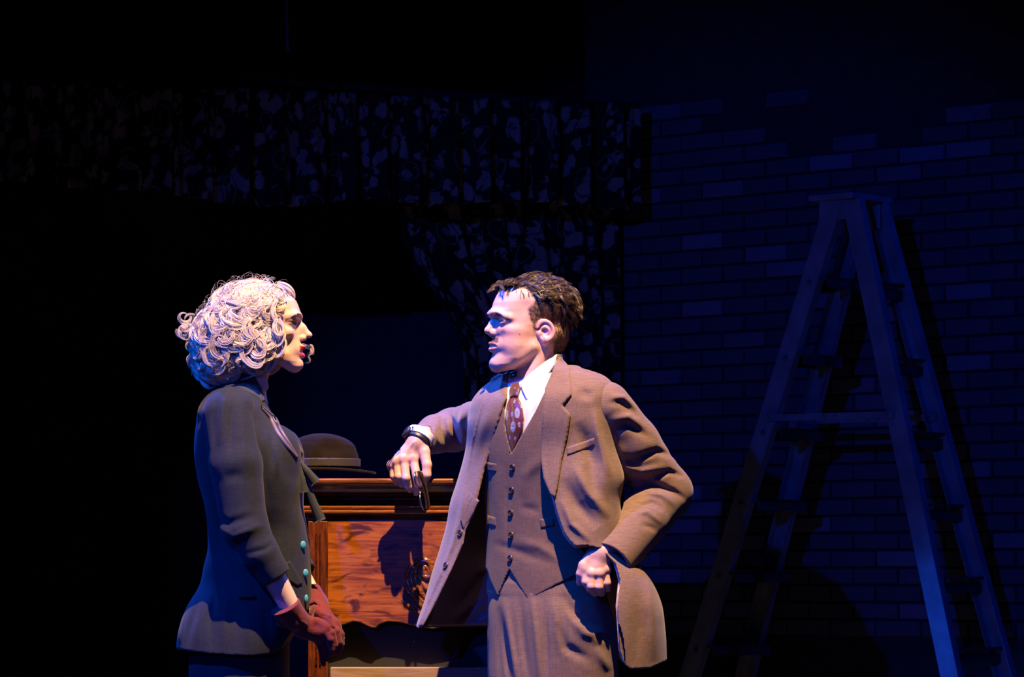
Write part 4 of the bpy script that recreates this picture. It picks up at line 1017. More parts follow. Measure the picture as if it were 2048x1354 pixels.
# ---- tie
M_tie = bpy.data.materials.new('burgundy tie silk'); M_tie.use_nodes = True; nt = M_tie.node_tree; b_ = nt.nodes['Principled BSDF']; b_.inputs['Roughness'].default_value = 0.4
a_ = nt.nodes.new('ShaderNodeAttribute'); a_.attribute_name = 'Col'; nt.links.new(a_.outputs['Color'], b_.inputs['Base Color']); b_.inputs['Sheen Weight'].default_value = 0.3
def tie_color(o, dots, base=(0.085, 0.004, 0.009), dot=(0.30, 0.30, 0.38)):
    me = o.data; v = np.empty(len(me.vertices)*3, dtype=np.float32); me.vertices.foreach_get('co', v); v = v.reshape(-1, 3)
    px = v[:, 0]/S+1024; py = HZ-(v[:, 2]-CAMZ)/S; col = np.tile(np.array([base]), (len(px), 1))
    for x, y, a, b in dots:
        e = np.sqrt(((px-x)/a)**2+((py-y)/b)**2); sp = 0.75+0.25*np.cos(np.arctan2((py-y)/b, (px-x)/a)*12)
        col = np.where((e < 1)[:, None], np.array(dot)*np.where(e > 0.3, sp, 0.5)[:, None], col)
    ca = me.color_attributes.new('Col', 'FLOAT_COLOR', 'POINT'); ca.data.foreach_set('color', np.concatenate([col, np.ones((len(px), 1))], 1).astype(np.float32).ravel())
blade = [(1019, 798), (1013, 812), (1010.5, 836), (1014, 868), (1021, 896), (1024.5, 908), (1034, 890), (1046, 862), (1048, 842), (1044, 815), (1037, 799), (1028, 795)]
tie = drape('tie', f_shirt, blade, 1.0, 3.0, M_tie, man, step=1.3, smooth_n=12, bulge=lambda x, y, s: 10*np.sqrt(np.clip(s/17, 0, 1))*np.clip((912-y)/60, 0, 1)-2.2*np.exp(-((x-(1022+(y-800)*0.05))/2.6)**2)*(y < 860))
tie_color(tie, [(1034, 830, 5.2, 10.5), (1013, 832, 3.4, 11), (1026, 857, 5.0, 11), (1029, 806, 2.2, 4.5), (1038, 853, 2.4, 5.0), (1024, 832, 1.8, 5), (1030, 880, 2, 4), (1043, 817, 1.6, 4), (1047, 850, 1.5, 4), (1019, 878, 1.6, 4)])
knot = [(1023, 768), (1038, 766), (1041, 781), (1036, 798), (1020, 799), (1018, 783)]
tk = drape('tie_knot', f_shirt, knot, 2.0, 3.5, M_tie, tie, step=1.5, smooth_n=20, bulge=lambda x, y, s: 8*np.sqrt(np.clip(s/8, 0, 1)))
tie_color(tk, [(1030, 779, 3, 2.2), (1034, 790, 2, 2)], base=(0.07, 0.012, 0.010), dot=(0.16, 0.14, 0.15))
# ---- shirt collar leaves
drape('collar_leaf', f_shirt, [(1114, 710), (1110, 733), (1090, 757), (1074, 783), (1057, 805), (1053, 806), (1046, 788), (1039, 769), (1062, 748), (1088, 727)], 4.0, 2.6, M_shirt, shirt, step=2.5, smooth_n=80)
drape('collar_leaf', f_shirt, [(1018, 754), (1031, 768), (1024, 772), (1017, 800), (1013, 806), (1010.5, 798), (1013, 774)], 1.5, 2.4, M_shirt, shirt, step=2, smooth_n=10)

# ---- jacket
j_rows_px = [(738, 1093, 62), (752, 1098, 100), (768, 1094, 122), (790, 1088, 136), (830, 1085, 141), (900, 1080, 148), (960, 1079, 163), (1000, 1069, 166), (1050, 1066, 172), (1100, 1061, 181), (1150, 1075, 210), (1200, 1082, 229), (1256, 1078, 242), (1340, 1078, 246)]
j_rows = []
for y, c, pj in j_rows_px:
    kd = float(np.interp(y, [1100, 1240], [0.50, 0.66])); hw = pj/math.sqrt(0.552+0.447*kd*kd); hd = hw*kd
    if y < 900: hd = max(hd, 0); hd = max(hd*np.interp(y, [738, 800], [0.8, 1.0]), np.interp(y, [738, 768, 800, 900], [54, 72, 97, 105]))
    j_rows.append((y, c-1085, 6, hw, hd))
j_rows = smooth_rows(j_rows)
JR = np.array(j_rows, dtype=np.float32)
def jr(P):
    cx_ = np.interp(P[1], JR[:, 0], JR[:, 1]+1085); hw = np.interp(P[1], JR[:, 0], JR[:, 3]); hd = np.interp(P[1], JR[:, 0], JR[:, 4])
    dx = P[0]-cx_; dz = P[2]-(ZM+6); return cx_, hw, hd, dx*cP-dz*sP, dx*sP+dz*cP
def f_jout(P):
    cx_, hw, hd, a, b = jr(P)
    d = ((np.abs(a/hw)**2.2+np.abs(b/hd)**2.2)**(1/2.2)-1)*np.minimum(hw, hd)
    d = smax(d, 733-P[1], 10)
    d = smin(d, smax(chain(P, [(1077, 690, ZM+6), (1078, 735, ZM+6), (1088, 780, ZM+8)], [47, 49, 64], 4), np.interp(P[0], [1030, 1085, 1112, 1124, 1150], [776, 736, 711, 706, 706]).astype(np.float32)-P[1], 2), 10)
    # shoulder slope
    d = smin(d, chain(P, [(1110, 768, ZM+8), (1160, 776, ZM-40), (1196, 790, ZM-70)], [36, 32, 27]), 16)
    d = smin(d, chain(P, [(1060, 772, ZM+10), (1010, 778, ZM+50), (984, 795, ZM+84)], [34, 28, 26]), 14)
    fl = [([(1150, 850), (1165, 880), (1180, 930), (1185, 1000)], 14, -7), ([(1185, 820), (1192, 870), (1215, 960)], 9, 5), ([(1125, 960), (1150, 1010), (1190, 1060)], 13, -6), ([(1140, 930), (1175, 990), (1215, 1040)], 10, 5),
          ([(1120, 1000), (1140, 1050), (1178, 1085)], 7, 4), ([(1262, 1180), (1268, 1250), (1262, 1330)], 12, -2.5), ([(1290, 1150), (1300, 1230), (1300, 1320)], 12, 4), ([(1150, 790), (1185, 800)], 10, -3),
          ([(985, 800), (965, 860), (945, 930)], 10, 4), ([(935, 960), (925, 1020), (905, 1090), (880, 1160)], 9, 3)]
    return folds(P, d, fl, z=ZM+30)
open_poly = [(1022, 700), (1018, 750), (1011, 797), (997, 830), (989, 860), (980, 895), (965, 936), (950, 1000), (944, 1029), (923, 1064), (917, 1088), (893, 1141), (864, 1199), (839, 1250), (834, 1275), (834, 1420), (1246, 1420), (1243, 1325), (1233, 1293), (1228, 1210), (1234, 1160), (1226, 1128), (1196, 1098), (1168, 1092), (1148, 1094), (1136, 1082), (1126, 1068), (1113, 1030), (1106, 1001), (1093, 962), (1087, 922), (1087, 889), (1091, 836), (1098, 785), (1109, 752), (1113, 722), (1113, 700)]
hem_x = [800, 836, 900, 985, 1100, 1200, 1240, 1252, 1290, 1318, 1400]; hem_y = [1254, 1257, 1258, 1257, 1268, 1290, 1322, 1332, 1332, 1322, 1300]
def cutj(P, d, gap=0):
    cx_, hw, hd, a, b = jr(P)
    front = P[2]-(ZM+6-0.54*(P[0]-cx_))
    o_ = poly2(P[0], P[1], open_poly)+gap
    d = smax(d, -np.maximum(o_, front-6), 1.2)
    d = smax(d, P[1]-np.interp(P[0], hem_x, hem_y).astype(np.float32)+gap, 1.5)
    nk = chain(P, [(1075, 640, ZM+4), (1076, 735, ZM+4), (1084, 770, ZM+4)], [43.5, 44.5, 51])   # neck hole
    d = smax(d, -nk, 2)
    return d
def f_slL(P, cut=False):
    u = chain(P, [Q_(1211, 814, -182), Q_(1262, 890, -145), Q_(1332, 985, -95)], [51, 57, 51], 10)
    a, b = Q_(1285, 1042, -165), Q_(1219, 1124, -245)
    f = chain(P, [Q_(1332, 985, -95), a, b], [52, 50, 47], 8)
    return cuffed(P, u, f, a, b, 40, 6, 14, cut)
def f_slR(P, cut=False):
    u = chain(P, [Q_(990, 834, -6), Q_(950, 848, 120), Q_(906, 860, 228)], [50, 46, 44], 8)
    a, b = Q_(872, 868, 160), Q_(840, 884, 96)
    f = chain(P, [Q_(906, 860, 228), a, b], [45, 40, 31], 6)
    return cuffed(P, u, f, a, b, 30, 6, 12, cut)
def cuffed(P, u, f, a, b, dep, th, k, cut):
    if not cut: return smin(u, f, k)
    e = ring_cut(P, a, b); inn = f+th
    f = smax(f, e, 1.5); f = smax(f, -np.maximum(inn, -(e+dep)), 1)
    return smin(u, f, k)
def ring_cut(P, a, b):
    a = np.array(a); b = np.array(b); n = (b-a)/np.linalg.norm(b-a)
    return (P[0]-b[0])*n[0]+(P[1]-b[1])*n[1]+(P[2]-b[2])*n[2]
def f_jacket(P):
    o_ = f_jout(P); d = smax(o_, -(o_+6.0), 0.8); return cutj(P, d)
jack, _ = sdf_mesh('jacket', f_jacket, (820, 695, -330), (1345, 1342, 215), 2.6, M_suit, man, smooth_it=2)
def f_lining(P):
    o_ = f_jout(P)+7.2
    o_ = folds(P, o_, [([(900, 1250), (930, 1225), (965, 1190)], 7, 5), ([(905, 1230), (950, 1170), (975, 1120)], 9, -5), ([(930, 1255), (965, 1225), (1000, 1215)], 6, 5), ([(950, 1150), (985, 1130)], 7, 4)])
    return cutj(P, smax(o_, -(o_+9.5), 0.5), 3)
sdf_mesh('jacket_lining', f_lining, (820, 705, -330), (1345, 1342, 215), 4.6, M_lin, jack, label='satin lining', refine=False)
def f_sleeveL(P):
    d = f_slL(P, True)
    fl = [([(1206, 812), (1238, 812), (1275, 842)], 7, -3.5), ([(1215, 800), (1245, 800), (1272, 822)], 6, 4), ([(1218, 845), (1255, 838), (1290, 862)], 8, 5), ([(1206, 872), (1250, 856), (1310, 885)], 8, -3.5), ([(1212, 915), (1262, 924), (1310, 905), (1352, 915)], 7, -6.5), ([(1222, 935), (1280, 946), (1330, 935)], 8, 6),
          ([(1236, 962), (1290, 962), (1335, 945), (1370, 955)], 6, -7), ([(1262, 985), (1300, 968), (1345, 985), (1370, 1000)], 6.5, -8), ([(1262, 1000), (1290, 985), (1320, 990), (1350, 1012)], 7, 5), ([(1272, 1015), (1300, 1008), (1325, 1022)], 6, -4), ([(1265, 1030), (1290, 1025), (1320, 1048)], 6, 3.5), ([(1275, 1048), (1310, 1062)], 6, -2.5),
          ([(1230, 885), (1240, 905), (1250, 950)], 9, 3)]
    return folds(P, d, fl, z=-100)
slL, _ = sdf_mesh('sleeve', f_sleeveL, (1140, 745, -320), (1400, 1190, 0), 2.6, M_suit, jack)
def f_sleeveR(P):
    d = f_slR(P, True)
    fl = [([(896, 812), (905, 850), (918, 885)], 5, -6), ([(886, 808), (892, 850), (905, 895)], 6, 4.5), ([(940, 798), (930, 840), (935, 875)], 5, -4), ([(925, 800), (916, 840), (925, 880)], 5, 3.5), ([(875, 815), (878, 850), (890, 890)], 4, -3.5), ([(862, 825), (866, 855), (880, 895)], 4.5, 3), ([(850, 832), (862, 870)], 3.5, -2)]
    return folds(P, d, fl, z=150)
slR, _ = sdf_mesh('sleeve', f_sleeveR, (790, 770, -60), (1040, 930, 290), 2.6, M_suit, jack)
bv_j = bvh_of(jack, slL)
# collar and lapels
drape('lapel', f_jout, [(1116, 716), (1122, 716), (1132, 727), (1139, 740), (1138, 758), (1141, 797), (1124, 818), (1139, 836), (1133, 877), (1122, 924), (1113, 980), (1108, 1001), (1098, 992), (1086, 962), (1081, 925), (1081, 889), (1083, 837), (1089, 782), (1103, 749)], 3.5, 4.0, M_suit, jack, step=3, smooth_n=10)
drape('lapel', f_jout, [(1017, 748), (998, 746), (982, 756), (970, 778), (961, 812), (951, 850), (940, 900), (931, 950), (925, 1000), (921, 1040), (928, 1062), (949, 1029), (955, 1000), (970, 937), (985, 896), (994, 861), (1002, 831), (1014, 797)], 2.5, 3.5, M_suit, jack, step=3, smooth_n=10)
drape('front_facing', f_jout, [(959, 1002), (931, 1063), (927, 1087), (902, 1142), (874, 1200), (847, 1252), (836, 1258), (857, 1198), (884, 1138), (906, 1084), (912, 1058), (944, 988)], 0.8, 3.0, M_suit, jack, step=2.5, smooth_n=20)
drape('breast_pocket', f_jout, [(1131, 900), (1185, 881), (1186, 896), (1132, 916)], 0.2, 2.0, M_suit, jack, step=2.5)
bv_j2 = bvh_of(jack, *[c for c in jack.children if c.name.startswith(('lapel', 'front_facing'))])
for px, py in ((919, 1068), (890, 1133)): button('button', px+2, py-2, bv_j2, 6.5, M_but, jack)
for a in ((1293, 1112), (1284, 1124), (1276, 1137)): button('sleeve_button', a[0]-3, a[1]-2, bv_j, 5, M_but, jack)
# ---- hair
def tufts(H, cran, roots, flow, length, lift, n_per, spread, curl, r0, seed, T=12, rag=0.25, stick=1.0, freq=1.0):
    """clumps of strands growing from local root points over the skull; flow(L)->(n,3) local directions"""
    r = np.random.default_rng(seed); n = len(roots); c, ra = np.array(cran[0], float), np.array(cran[1], float)
    Lg = length*r.uniform(1-rag, 1+rag, n); P = np.array(roots, float); path = [P.copy()]; ph = r.uniform(0, 2*PI, n); w0 = freq*r.uniform(0.7, 1.4, n)
    for t in range(T-1):
        g = (t+1)/(T-1); nr = (P-c)/ra**2; nr /= np.linalg.norm(nr, axis=1, keepdims=True)
        d = flow(P, g); d = d-nr*np.sum(d*nr, 1, keepdims=True)*stick; d /= np.linalg.norm(d, axis=1, keepdims=True)+1e-6
        sd = np.cross(nr, d); d = d+sd*(curl*np.sin(ph+g*5*w0))[:, None]+nr*(0.5*curl*np.cos(ph*1.7+g*6*w0))[:, None]
        P = P+d*(Lg/(T-1))[:, None]
        k = np.linalg.norm((P-c)/ra, axis=1); want = 1+(lift*math.sin(min(g*1.4, 1)*PI/2)+r.uniform(-.5, .5, n)*lift*0.1)/ra.mean()
        P = c+(P-c)*(np.maximum(k, want)/k)[:, None]; path.append(P.copy())
    G = np.stack(path, 1)                                            # n,T,3
    off = r.normal(0, 1, (n, n_per, 1, 3))*spread; tt = np.linspace(0, 1, T)[None, None, :, None]
    S_ = G[:, None]+off*(1.0-0.75*tt)+r.normal(0, 1, (n, n_per, 1, 3))*spread*0.45*tt**2
    S_ = S_.reshape(-1, T, 3); X, Y, Z = from_local([S_[..., 0], S_[..., 1], S_[..., 2]], H)
    W_ = w2(np.stack([X, Y, Z], -1).reshape(-1, 3)).reshape(-1, T, 3)
    rad = r0*S*np.clip(1.25-np.linspace(0, 1, T)**2*1.1, 0.15, 1)
    return ribbon_np(W_, rad*2, seed)
def join_np(lst):
    vs, fs, k = [], [], 0
    for v, f in lst: vs.append(v); fs.append(f+k); k += len(v)
    return np.concatenate(vs), np.concatenate(fs)
M_hairm = mat('dark brown hair', (0.046, 0.025, 0.013), 0.42, spec=0.55, noise=0.35, nscale=90)
hl = to_local([hv[:, 0], hv[:, 1], hv[:, 2]], HM); HL = np.stack(hl, 1); hm = hairmask_m([a.astype(np.float32) for a in hl])
up_ok = HL[:, 1] > -75
side = np.nonzero((hm > 0.55) & up_ok & ~((HL[:, 1] > 50) & (HL[:, 0] < 55)))[0]; rr = np.random.default_rng(3)
def flow_side(P, g):
    d = np.tile(np.array([[-0.45, -1.0, 0.0]]), (len(P), 1)); b = P[:, 0] < -45; d[b] = (-0.1, -1.0, 0); return d
parts = []
M_fade = mat('clipped brown hair', (0.085, 0.048, 0.027), 0.5, noise=0.3, nscale=80)
rs = HL[rr.choice(side, 3000)]; v, f = tufts(HM, MAN['cran'], rs, flow_side, 7.5, 1.6, 5, 1.5, 0.25, 0.22, 11, T=4, stick=0.8); mesh_np('clipped_hair', v, f, M_fade, body, label='short clipped hair over the ear and nape')
topm = np.nonzero((HL[:, 1] > 50) & (HL[:, 0] < 50) & (HL[:, 0] > -80) & (hm > 0.6))[0]
def flow_top(P, g):
    u = P[:, 0]; f = np.clip((u-22)/22, 0, 1)[:, None]
    back = np.stack([-np.ones(len(u)), -0.15-0.012*np.clip(-u, 0, 90), 0.25*np.sign(P[:, 2])], 1)
    fwd = np.stack([np.ones(len(u))*0.5, 0.9-1.2*g+0*u, 0.3*np.sign(P[:, 2])], 1)
    return back*(1-f)+fwd*f
rt = HL[rr.choice(topm, 300)]; parts.append(tufts(HM, MAN['cran'], rt, flow_top, 33, 9, 34, 2.6, 0.95, 0.32, 12, T=10, rag=0.45, stick=0.8))
rt = HL[rr.choice(topm, 160)]; parts.append(tufts(HM, MAN['cran'], rt, flow_top, 34, 5, 34, 2.8, 0.6, 0.32, 13, T=9))
backm = np.nonzero((HL[:, 0] < -45) & (HL[:, 1] > 10))[0]
rt = HL[rr.choice(backm, 110)]; parts.append(tufts(HM, MAN['cran'], rt, lambda P, g: np.stack([-0.5-0*P[:, 0], -1+0*P[:, 0], 0*P[:, 0]], 1), 30, 8, 34, 2.6, 0.6, 0.32, 14, T=9, stick=0.5))
# upright curls along the hairline, loose locks falling on the temple
frm = np.nonzero((HL[:, 1] > 60) & (HL[:, 0] > 34) & (HL[:, 0] < 58) & (hm > 0.5))[0]
rt = HL[rr.choice(frm, 90)]; parts.append(tufts(HM, MAN['cran'], rt, lambda P, g: np.stack([1.0-0*P[:, 0], 1.2-1.5*g+0*P[:, 0], 0.3*np.sign(P[:, 2])], 1), 17, 9, 34, 2.2, 0.9, 0.30, 16, T=9, stick=0.2, freq=1.4))
fr = np.array([[30, 66, -36], [24, 63, -40], [33, 67, -34], [18, 60, -44]], float)
def flow_lock(P, g):
    return np.stack([0.8-1.7*g+0*P[:, 0], -1.0-0.3*g+0*P[:, 0], 0*P[:, 0]], 1)
parts.append(tufts(HM, MAN['cran'], fr*np.array([1, 1, -1]), flow_lock, 26, 4, 50, 1.3, 0.5, 0.22, 15, T=16, stick=0.9)); parts.append(tufts(HM, MAN['cran'], fr, flow_lock, 26, 4, 50, 1.3, 0.5, 0.22, 15, T=16, stick=0.9))
W_ = np.abs(HL[:, 2]); bl = HL[:, 1]-np.interp(W_, [5, 15, 28, 40, 46], [11.5, 12.5, 10.5, 3, 0]); bi = np.nonzero((np.abs(bl) < 2.2) & (W_ > 9) & (W_ < 44) & (HL[:, 0] > 40))[0]
v, f = tufts(HM, MAN['cran'], HL[rr.choice(bi, 170)], lambda P, g: np.stack([-1-0*P[:, 0], 0.25-0.6*g+0*P[:, 0], 0.5*np.sign(P[:, 2])], 1), 6.5, 0, 5, 0.8, 0.12, 0.15, 31, T=5, stick=0.75); mesh_np('eyebrow', v, f, M_fade, body)
mi = np.nonzero((np.abs(HL[:, 1]+39.5+0.10*W_) < 2.6) & (HL[:, 0] > 68) & (W_ < 24) & (W_ > 2))[0]
v, f = tufts(HM, MAN['cran'], HL[rr.choice(mi, 150)], lambda P, g: np.stack([-0.3-0*P[:, 0], -0.9+0*P[:, 0], 0.5*np.sign(P[:, 2])], 1), 4.5, 0, 4, 0.7, 0.1, 0.16, 32, T=4, stick=0.7); mesh_np('moustache', v, f, M_fade, body, label='thin clipped moustache')
v, f = join_np(parts); mesh_np('hair', v, f, M_hairm, body, label='short dark brown hair, longer and tousled on top')
# ---- wrist watch, ring, folded spectacles in the hand
M_strap = mat('black watch strap', (0.012, 0.012, 0.014), 0.45); M_steel = mat('polished steel', (0.55, 0.5, 0.45), 0.15, metal=1.0); M_gold = mat('tortoise gilt metal', (0.28, 0.15, 0.06), 0.12, metal=0.9)
def tubepts(pts, r, sides=8): return tube_np(w2(np.array(pts))[None], np.full(len(pts), r*S), sides)
wa, wb = np.array(Q_(840, 872, 86)), np.array(Q_(834, 883, 79)); wax = (wb-wa)/np.linalg.norm(wb-wa)
wcn = np.array(Q_(836, 880, 83))
def f_strap(P):
    dx, dy, dz = P[0]-wcn[0], P[1]-wcn[1], P[2]-wcn[2]; ax = dx*wax[0]+dy*wax[1]+dz*wax[2]
    r = np.sqrt(np.maximum(dx*dx+dy*dy+dz*dz-ax*ax, 0)); return smax(np.abs(r-25.5)-2.0, np.abs(ax)-7.5, 1.5)
wt, _ = sdf_mesh('wristwatch', f_strap, wcn-36, wcn+36, 1.5, M_strap, None); tag(wt, "black strap wristwatch on the suited man's drooping wrist", 'watch')
cd = np.array([-0.86, -0.1, -0.42]); cd = cd-wax*np.dot(cd, wax); cd /= np.linalg.norm(cd)
bm = bmesh.new(); cyl(bm, tuple(w2([wcn+cd*26])[0]), tuple(w2([wcn+cd*33])[0]), 0.0165, 28); obj('watch_case', bm, M_strap, wt, smooth=True, bevel=0.002)
bm = bmesh.new(); c = w2([wcn+cd*29+np.cross(wax, cd)*0+wax*-0.0+np.array([13, -9, -12])])[0]; ball(bm, tuple(c), 0.0028, seg=10); obj('crown', bm, M_steel, wt, smooth=True)
def f_cuff(P):
    dx, dy, dz = P[0]-wcn[0], P[1]-wcn[1], P[2]-wcn[2]; ax = dx*wax[0]+dy*wax[1]+dz*wax[2]
    r = np.sqrt(np.maximum(dx*dx+dy*dy+dz*dz-ax*ax, 0)); return smax(np.abs(r-28.2)-1.3, np.abs(ax+9)-8, 1)
sdf_mesh('shirt_cuff', f_cuff, wcn-45, wcn+45, 1.6, M_shirt, shirt, label='white shirt cuff edge')
rg = [np.array(fi1[2][0][2])+np.array([math.cos(a)*8.8, 1.5*math.sin(a), math.sin(a)*8.8]) for a in np.linspace(0, 2*PI, 25)]
v, f = tubepts(rg, 1.5); o = mesh_np('finger_ring', v, f, M_steel, None); tag(o, 'metal finger ring on the hand hanging over the cabinet', 'ring')
sp = thing('eyeglasses', 'folded metal-rimmed eyeglasses dangling from the fingers in front of the cabinet', 'eyeglasses', tuple(w2([Q_(842, 985, ZH-22)])[0]))
axd = np.array([0.22, 0.97, 0.0]); wdv = np.array([0.35, -0.08, 0.93])
for cpt in ((836, 960), (846.5, 1003)):
    c0_ = np.array(Q_(*cpt, ZH-26)); pts = [c0_+axd*18*math.cos(a)+wdv*15*math.sin(a) for a in np.linspace(0, 2*PI, 41)]
    v, f = tubepts(pts, 2.2); mesh_np('rim', v, f, M_steel, sp)
    lens_v = w2(np.array([c0_]+pts[:-1])); lens_f = np.array([[0, i, i % 40+1] for i in range(1, 41)])
M_glass = bpy.data.materials.new('spectacle lens'); M_glass.use_nodes = True; _b = M_glass.node_tree.nodes['Principled BSDF']; _b.inputs['Transmission Weight'].default_value = 1; _b.inputs['Roughness'].default_value = 0.02; _b.inputs['Base Color'].default_value = (0.9, 0.9, 0.95, 1)
for cpt in ((836, 960), (846.5, 1003)):
    c0_ = np.array(Q_(*cpt, ZH-26)); nn_ = np.cross(axd, wdv); bm = bmesh.new(); rows = []
    for sgn in (-0.7, 0.7):
        rows.append([bm.verts.new(w2([c0_+nn_*sgn+axd*17*math.cos(a)+wdv*14*math.sin(a)])[0]) for a in np.linspace(0, 2*PI, 33)[:-1]])
    bm.faces.new(rows[0]); bm.faces.new(rows[1][::-1])
    for i in range(32): bm.faces.new((rows[0][i], rows[0][(i+1) % 32], rows[1][(i+1) % 32], rows[1][i]))
    obj('lens', bm, M_glass, sp)
v, f = tubepts([np.array(Q_(839.5, 977, ZH-26))+axd*t+wdv*(-4+2*math.sin(t/9*PI)) for t in np.linspace(0, 9, 8)], 1.6); mesh_np('bridge', v, f, M_steel, sp)
for k, zz in enumerate((6, 11)):
    pts = [np.array(Q_(835+k*2, 944, ZH-26))+axd*t+np.array([3+k*3+2.5*math.sin(t/76*PI), 0, -zz]) for t in np.linspace(0, 76, 30)]
    pts = [np.array(Q_(835, 944, ZH-26))]+pts
    v, f = tubepts(pts, 2.2 if k else 2.8); mesh_np('temple', v, f, M_gold, sp, label='curved dark gilt side arm')
v, f = tubepts([Q_(801, 898, ZH-16), Q_(790, 908, ZH-18), Q_(775, 928, ZH-16), Q_(777, 932, ZH-14), Q_(784, 934, ZH-12)], 1.2); mesh_np('temple_tip', v, f, M_steel, sp)
print('man', round(time.time()-T0, 1))
# ================================================================= the woman in the dark suit
ZW = -70.0
wom = thing('person', 'blonde curly-haired woman in dark suit jacket and red gloves, seen in profile', 'person', tuple(w2([[470, HZ+CAMZ/S, ZW]])[0]))
M_navyc = fabric('dark blue-grey wool', (0.006, 0.009, 0.015), (0.017, 0.022, 0.035), thread=600, slub=0.8, sheen=0.05)
M_trim = mat('black velvet collar', (0.010, 0.016, 0.016), 0.8, sheen=0.3)
M_pipe = mat('mauve satin ribbon', (0.11, 0.08, 0.10), 0.5, sheen=0.2)
M_glove = mat('red suede glove', (0.115, 0.008, 0.013), 0.85, bump=0.5, bscale=260, sheen=0.15, noise=0.15, nscale=60)
M_teal = mat('teal glossy button', (0.06, 0.36, 0.44), 0.2, spec=0.7)
M_skinw = skin_mat('woman skin', 0.45)
HW_ = head_frame((527.0, 645.0, ZW), math.radians(3), 1.0)
def f_headw(P):
    L = to_local(P, HW_); d = head_sdf(L, WOM)
    nk = chain(P, [(524, 690, ZW), (500, 745, ZW), (486, 800, ZW)], [33, 33, 42], 6)
    nk = smin(nk, chain(P, [(508, 690, ZW-26), (528, 772, ZW-18)], [9, 8]), 9)
    nk = smin(nk, chain(P, [(470, 818, ZW), (502, 815, ZW)], [38, 30]), 16)
    return smin(d, nk, 14)
def col_wom(P):
    P = [p.astype(np.float32) for p in P]; L = to_local(P, HW_); u, v, w_ = L; W = np.abs(w_)
    b = np.tile(np.array([[0.64, 0.41, 0.31]]), (len(u), 1))
    b = mixc(b, (0.62, 0.28, 0.24), 0.45*np.exp(-(((u-48)/18)**2+((v+22)/12)**2)))
    up = np.exp(-((v+48.3)/3.2)**2)*(u > 62)*(W < 17); lo = np.exp(-((v+61.8)/4.2)**2)*(u > 60)*(W < 15)
    b = mixc(b, (0.52, 0.025, 0.035), 0.97*np.clip(1.5*np.maximum(up, lo), 0, 1))
    b = mixc(b, (0.10, 0.02, 0.02), 1.0*(np.abs(v+55) < 2.6)*(u > 58)*(u < 72)*(W < 15))
    br = v-np.interp(W, [5, 14, 25, 37], [15, 17, 17.5, 11.5]); b = mixc(b, (0.06, 0.02, 0.015), 0.95*np.exp(-(br/1.9)**4)*(W > 5)*(W < 38)*(u > 30))
    e = WOM['eye']; de = np.sqrt((u-e[0])**2+(v-e[1])**2+(W-e[2])**2)
    b = mixc(b, (0.16, 0.09, 0.10), 0.75*np.clip((20-de)/5, 0, 1)*(v > 0)*(v < 13)*(u > 40))
    b = mixc(b, (0.008, 0.006, 0.008), 0.98*np.clip((17-de)/2.5, 0, 1)*np.clip((v-e[1]-0.5)/1.0, 0, 1)*np.clip((e[1]+6.0-v)/1.5, 0, 1)*(u > 38))
    b = mixc(b, (0.02, 0.015, 0.018), 0.9*np.clip((16-de)/2, 0, 1)*np.clip((-0.5-v+e[1])/1.0, 0, 1)*np.clip((v-e[1]+5.2)/1.2, 0, 1)*(u > 40))
    b = mixc(b, (0.55, 0.45, 0.30), 0.9*(v > 66)*1.0)
    return b
bodyw, wv = sdf_mesh('body', f_headw, (425, 545, ZW-75), (640, 860, ZW+75), 1.5, M_skinw, wom, color=col_wom)
# near arm (bare below the cuff) and far arm; hands are gloved
SHn, ELn, CUn, WRn, = Q_(462, 838, ZW-105), Q_(484, 1052, ZW-146), Q_(556, 1160, ZW-142), Q_(592, 1236, ZW-112)
SHf, ELf, WRf = Q_(492, 838, ZW+110), Q_(530, 1052, ZW+108), Q_(638, 1212, ZW+20)
def f_underw(P):
    d = loft(P, [(790, 480, ZW, 40, 70), (830, 482, ZW, 62, 128), (900, 496, ZW, 82, 112), (1000, 500, ZW, 84, 96), (1080, 500, ZW, 66, 76), (1180, 490, ZW, 74, 86), (1290, 474, ZW, 80, 92), (1420, 470, ZW, 80, 98)], 2.1)
    d = smin(d, chain(P, [SHn, ELn, Q_(534, 1128, ZW-148), WRn], [24, 25, 25, 19]), 10)
    d = smin(d, chain(P, [SHf, ELf, Q_(586, 1130, ZW+60), WRf], [30, 30, 24, 17]), 10)
    for s_ in (-1, 1): d = smin(d, chain(P, [Q_(472, 1380, ZW+s_*50), Q_(474, 1640, ZW+s_*42), Q_(462, 1900, ZW+s_*40), Q_(466, 2010, ZW+s_*40)], [70, 46, 32, 22]), 14)
    return d
def col_skinw(P): return np.tile(np.array([[0.68, 0.50, 0.42]]), (len(P[0]), 1))
buw, _ = sdf_mesh('under', f_underw, (370, 770, ZW-240), (680, 2040, ZW+240), 7.0, M_skinw, wom, color=col_skinw)
bodyw = join_into(bodyw, [buw]); bodyw.name = 'body'
eyeballs(HW_, WOM, bodyw, (0.10, 0.20, 0.28))
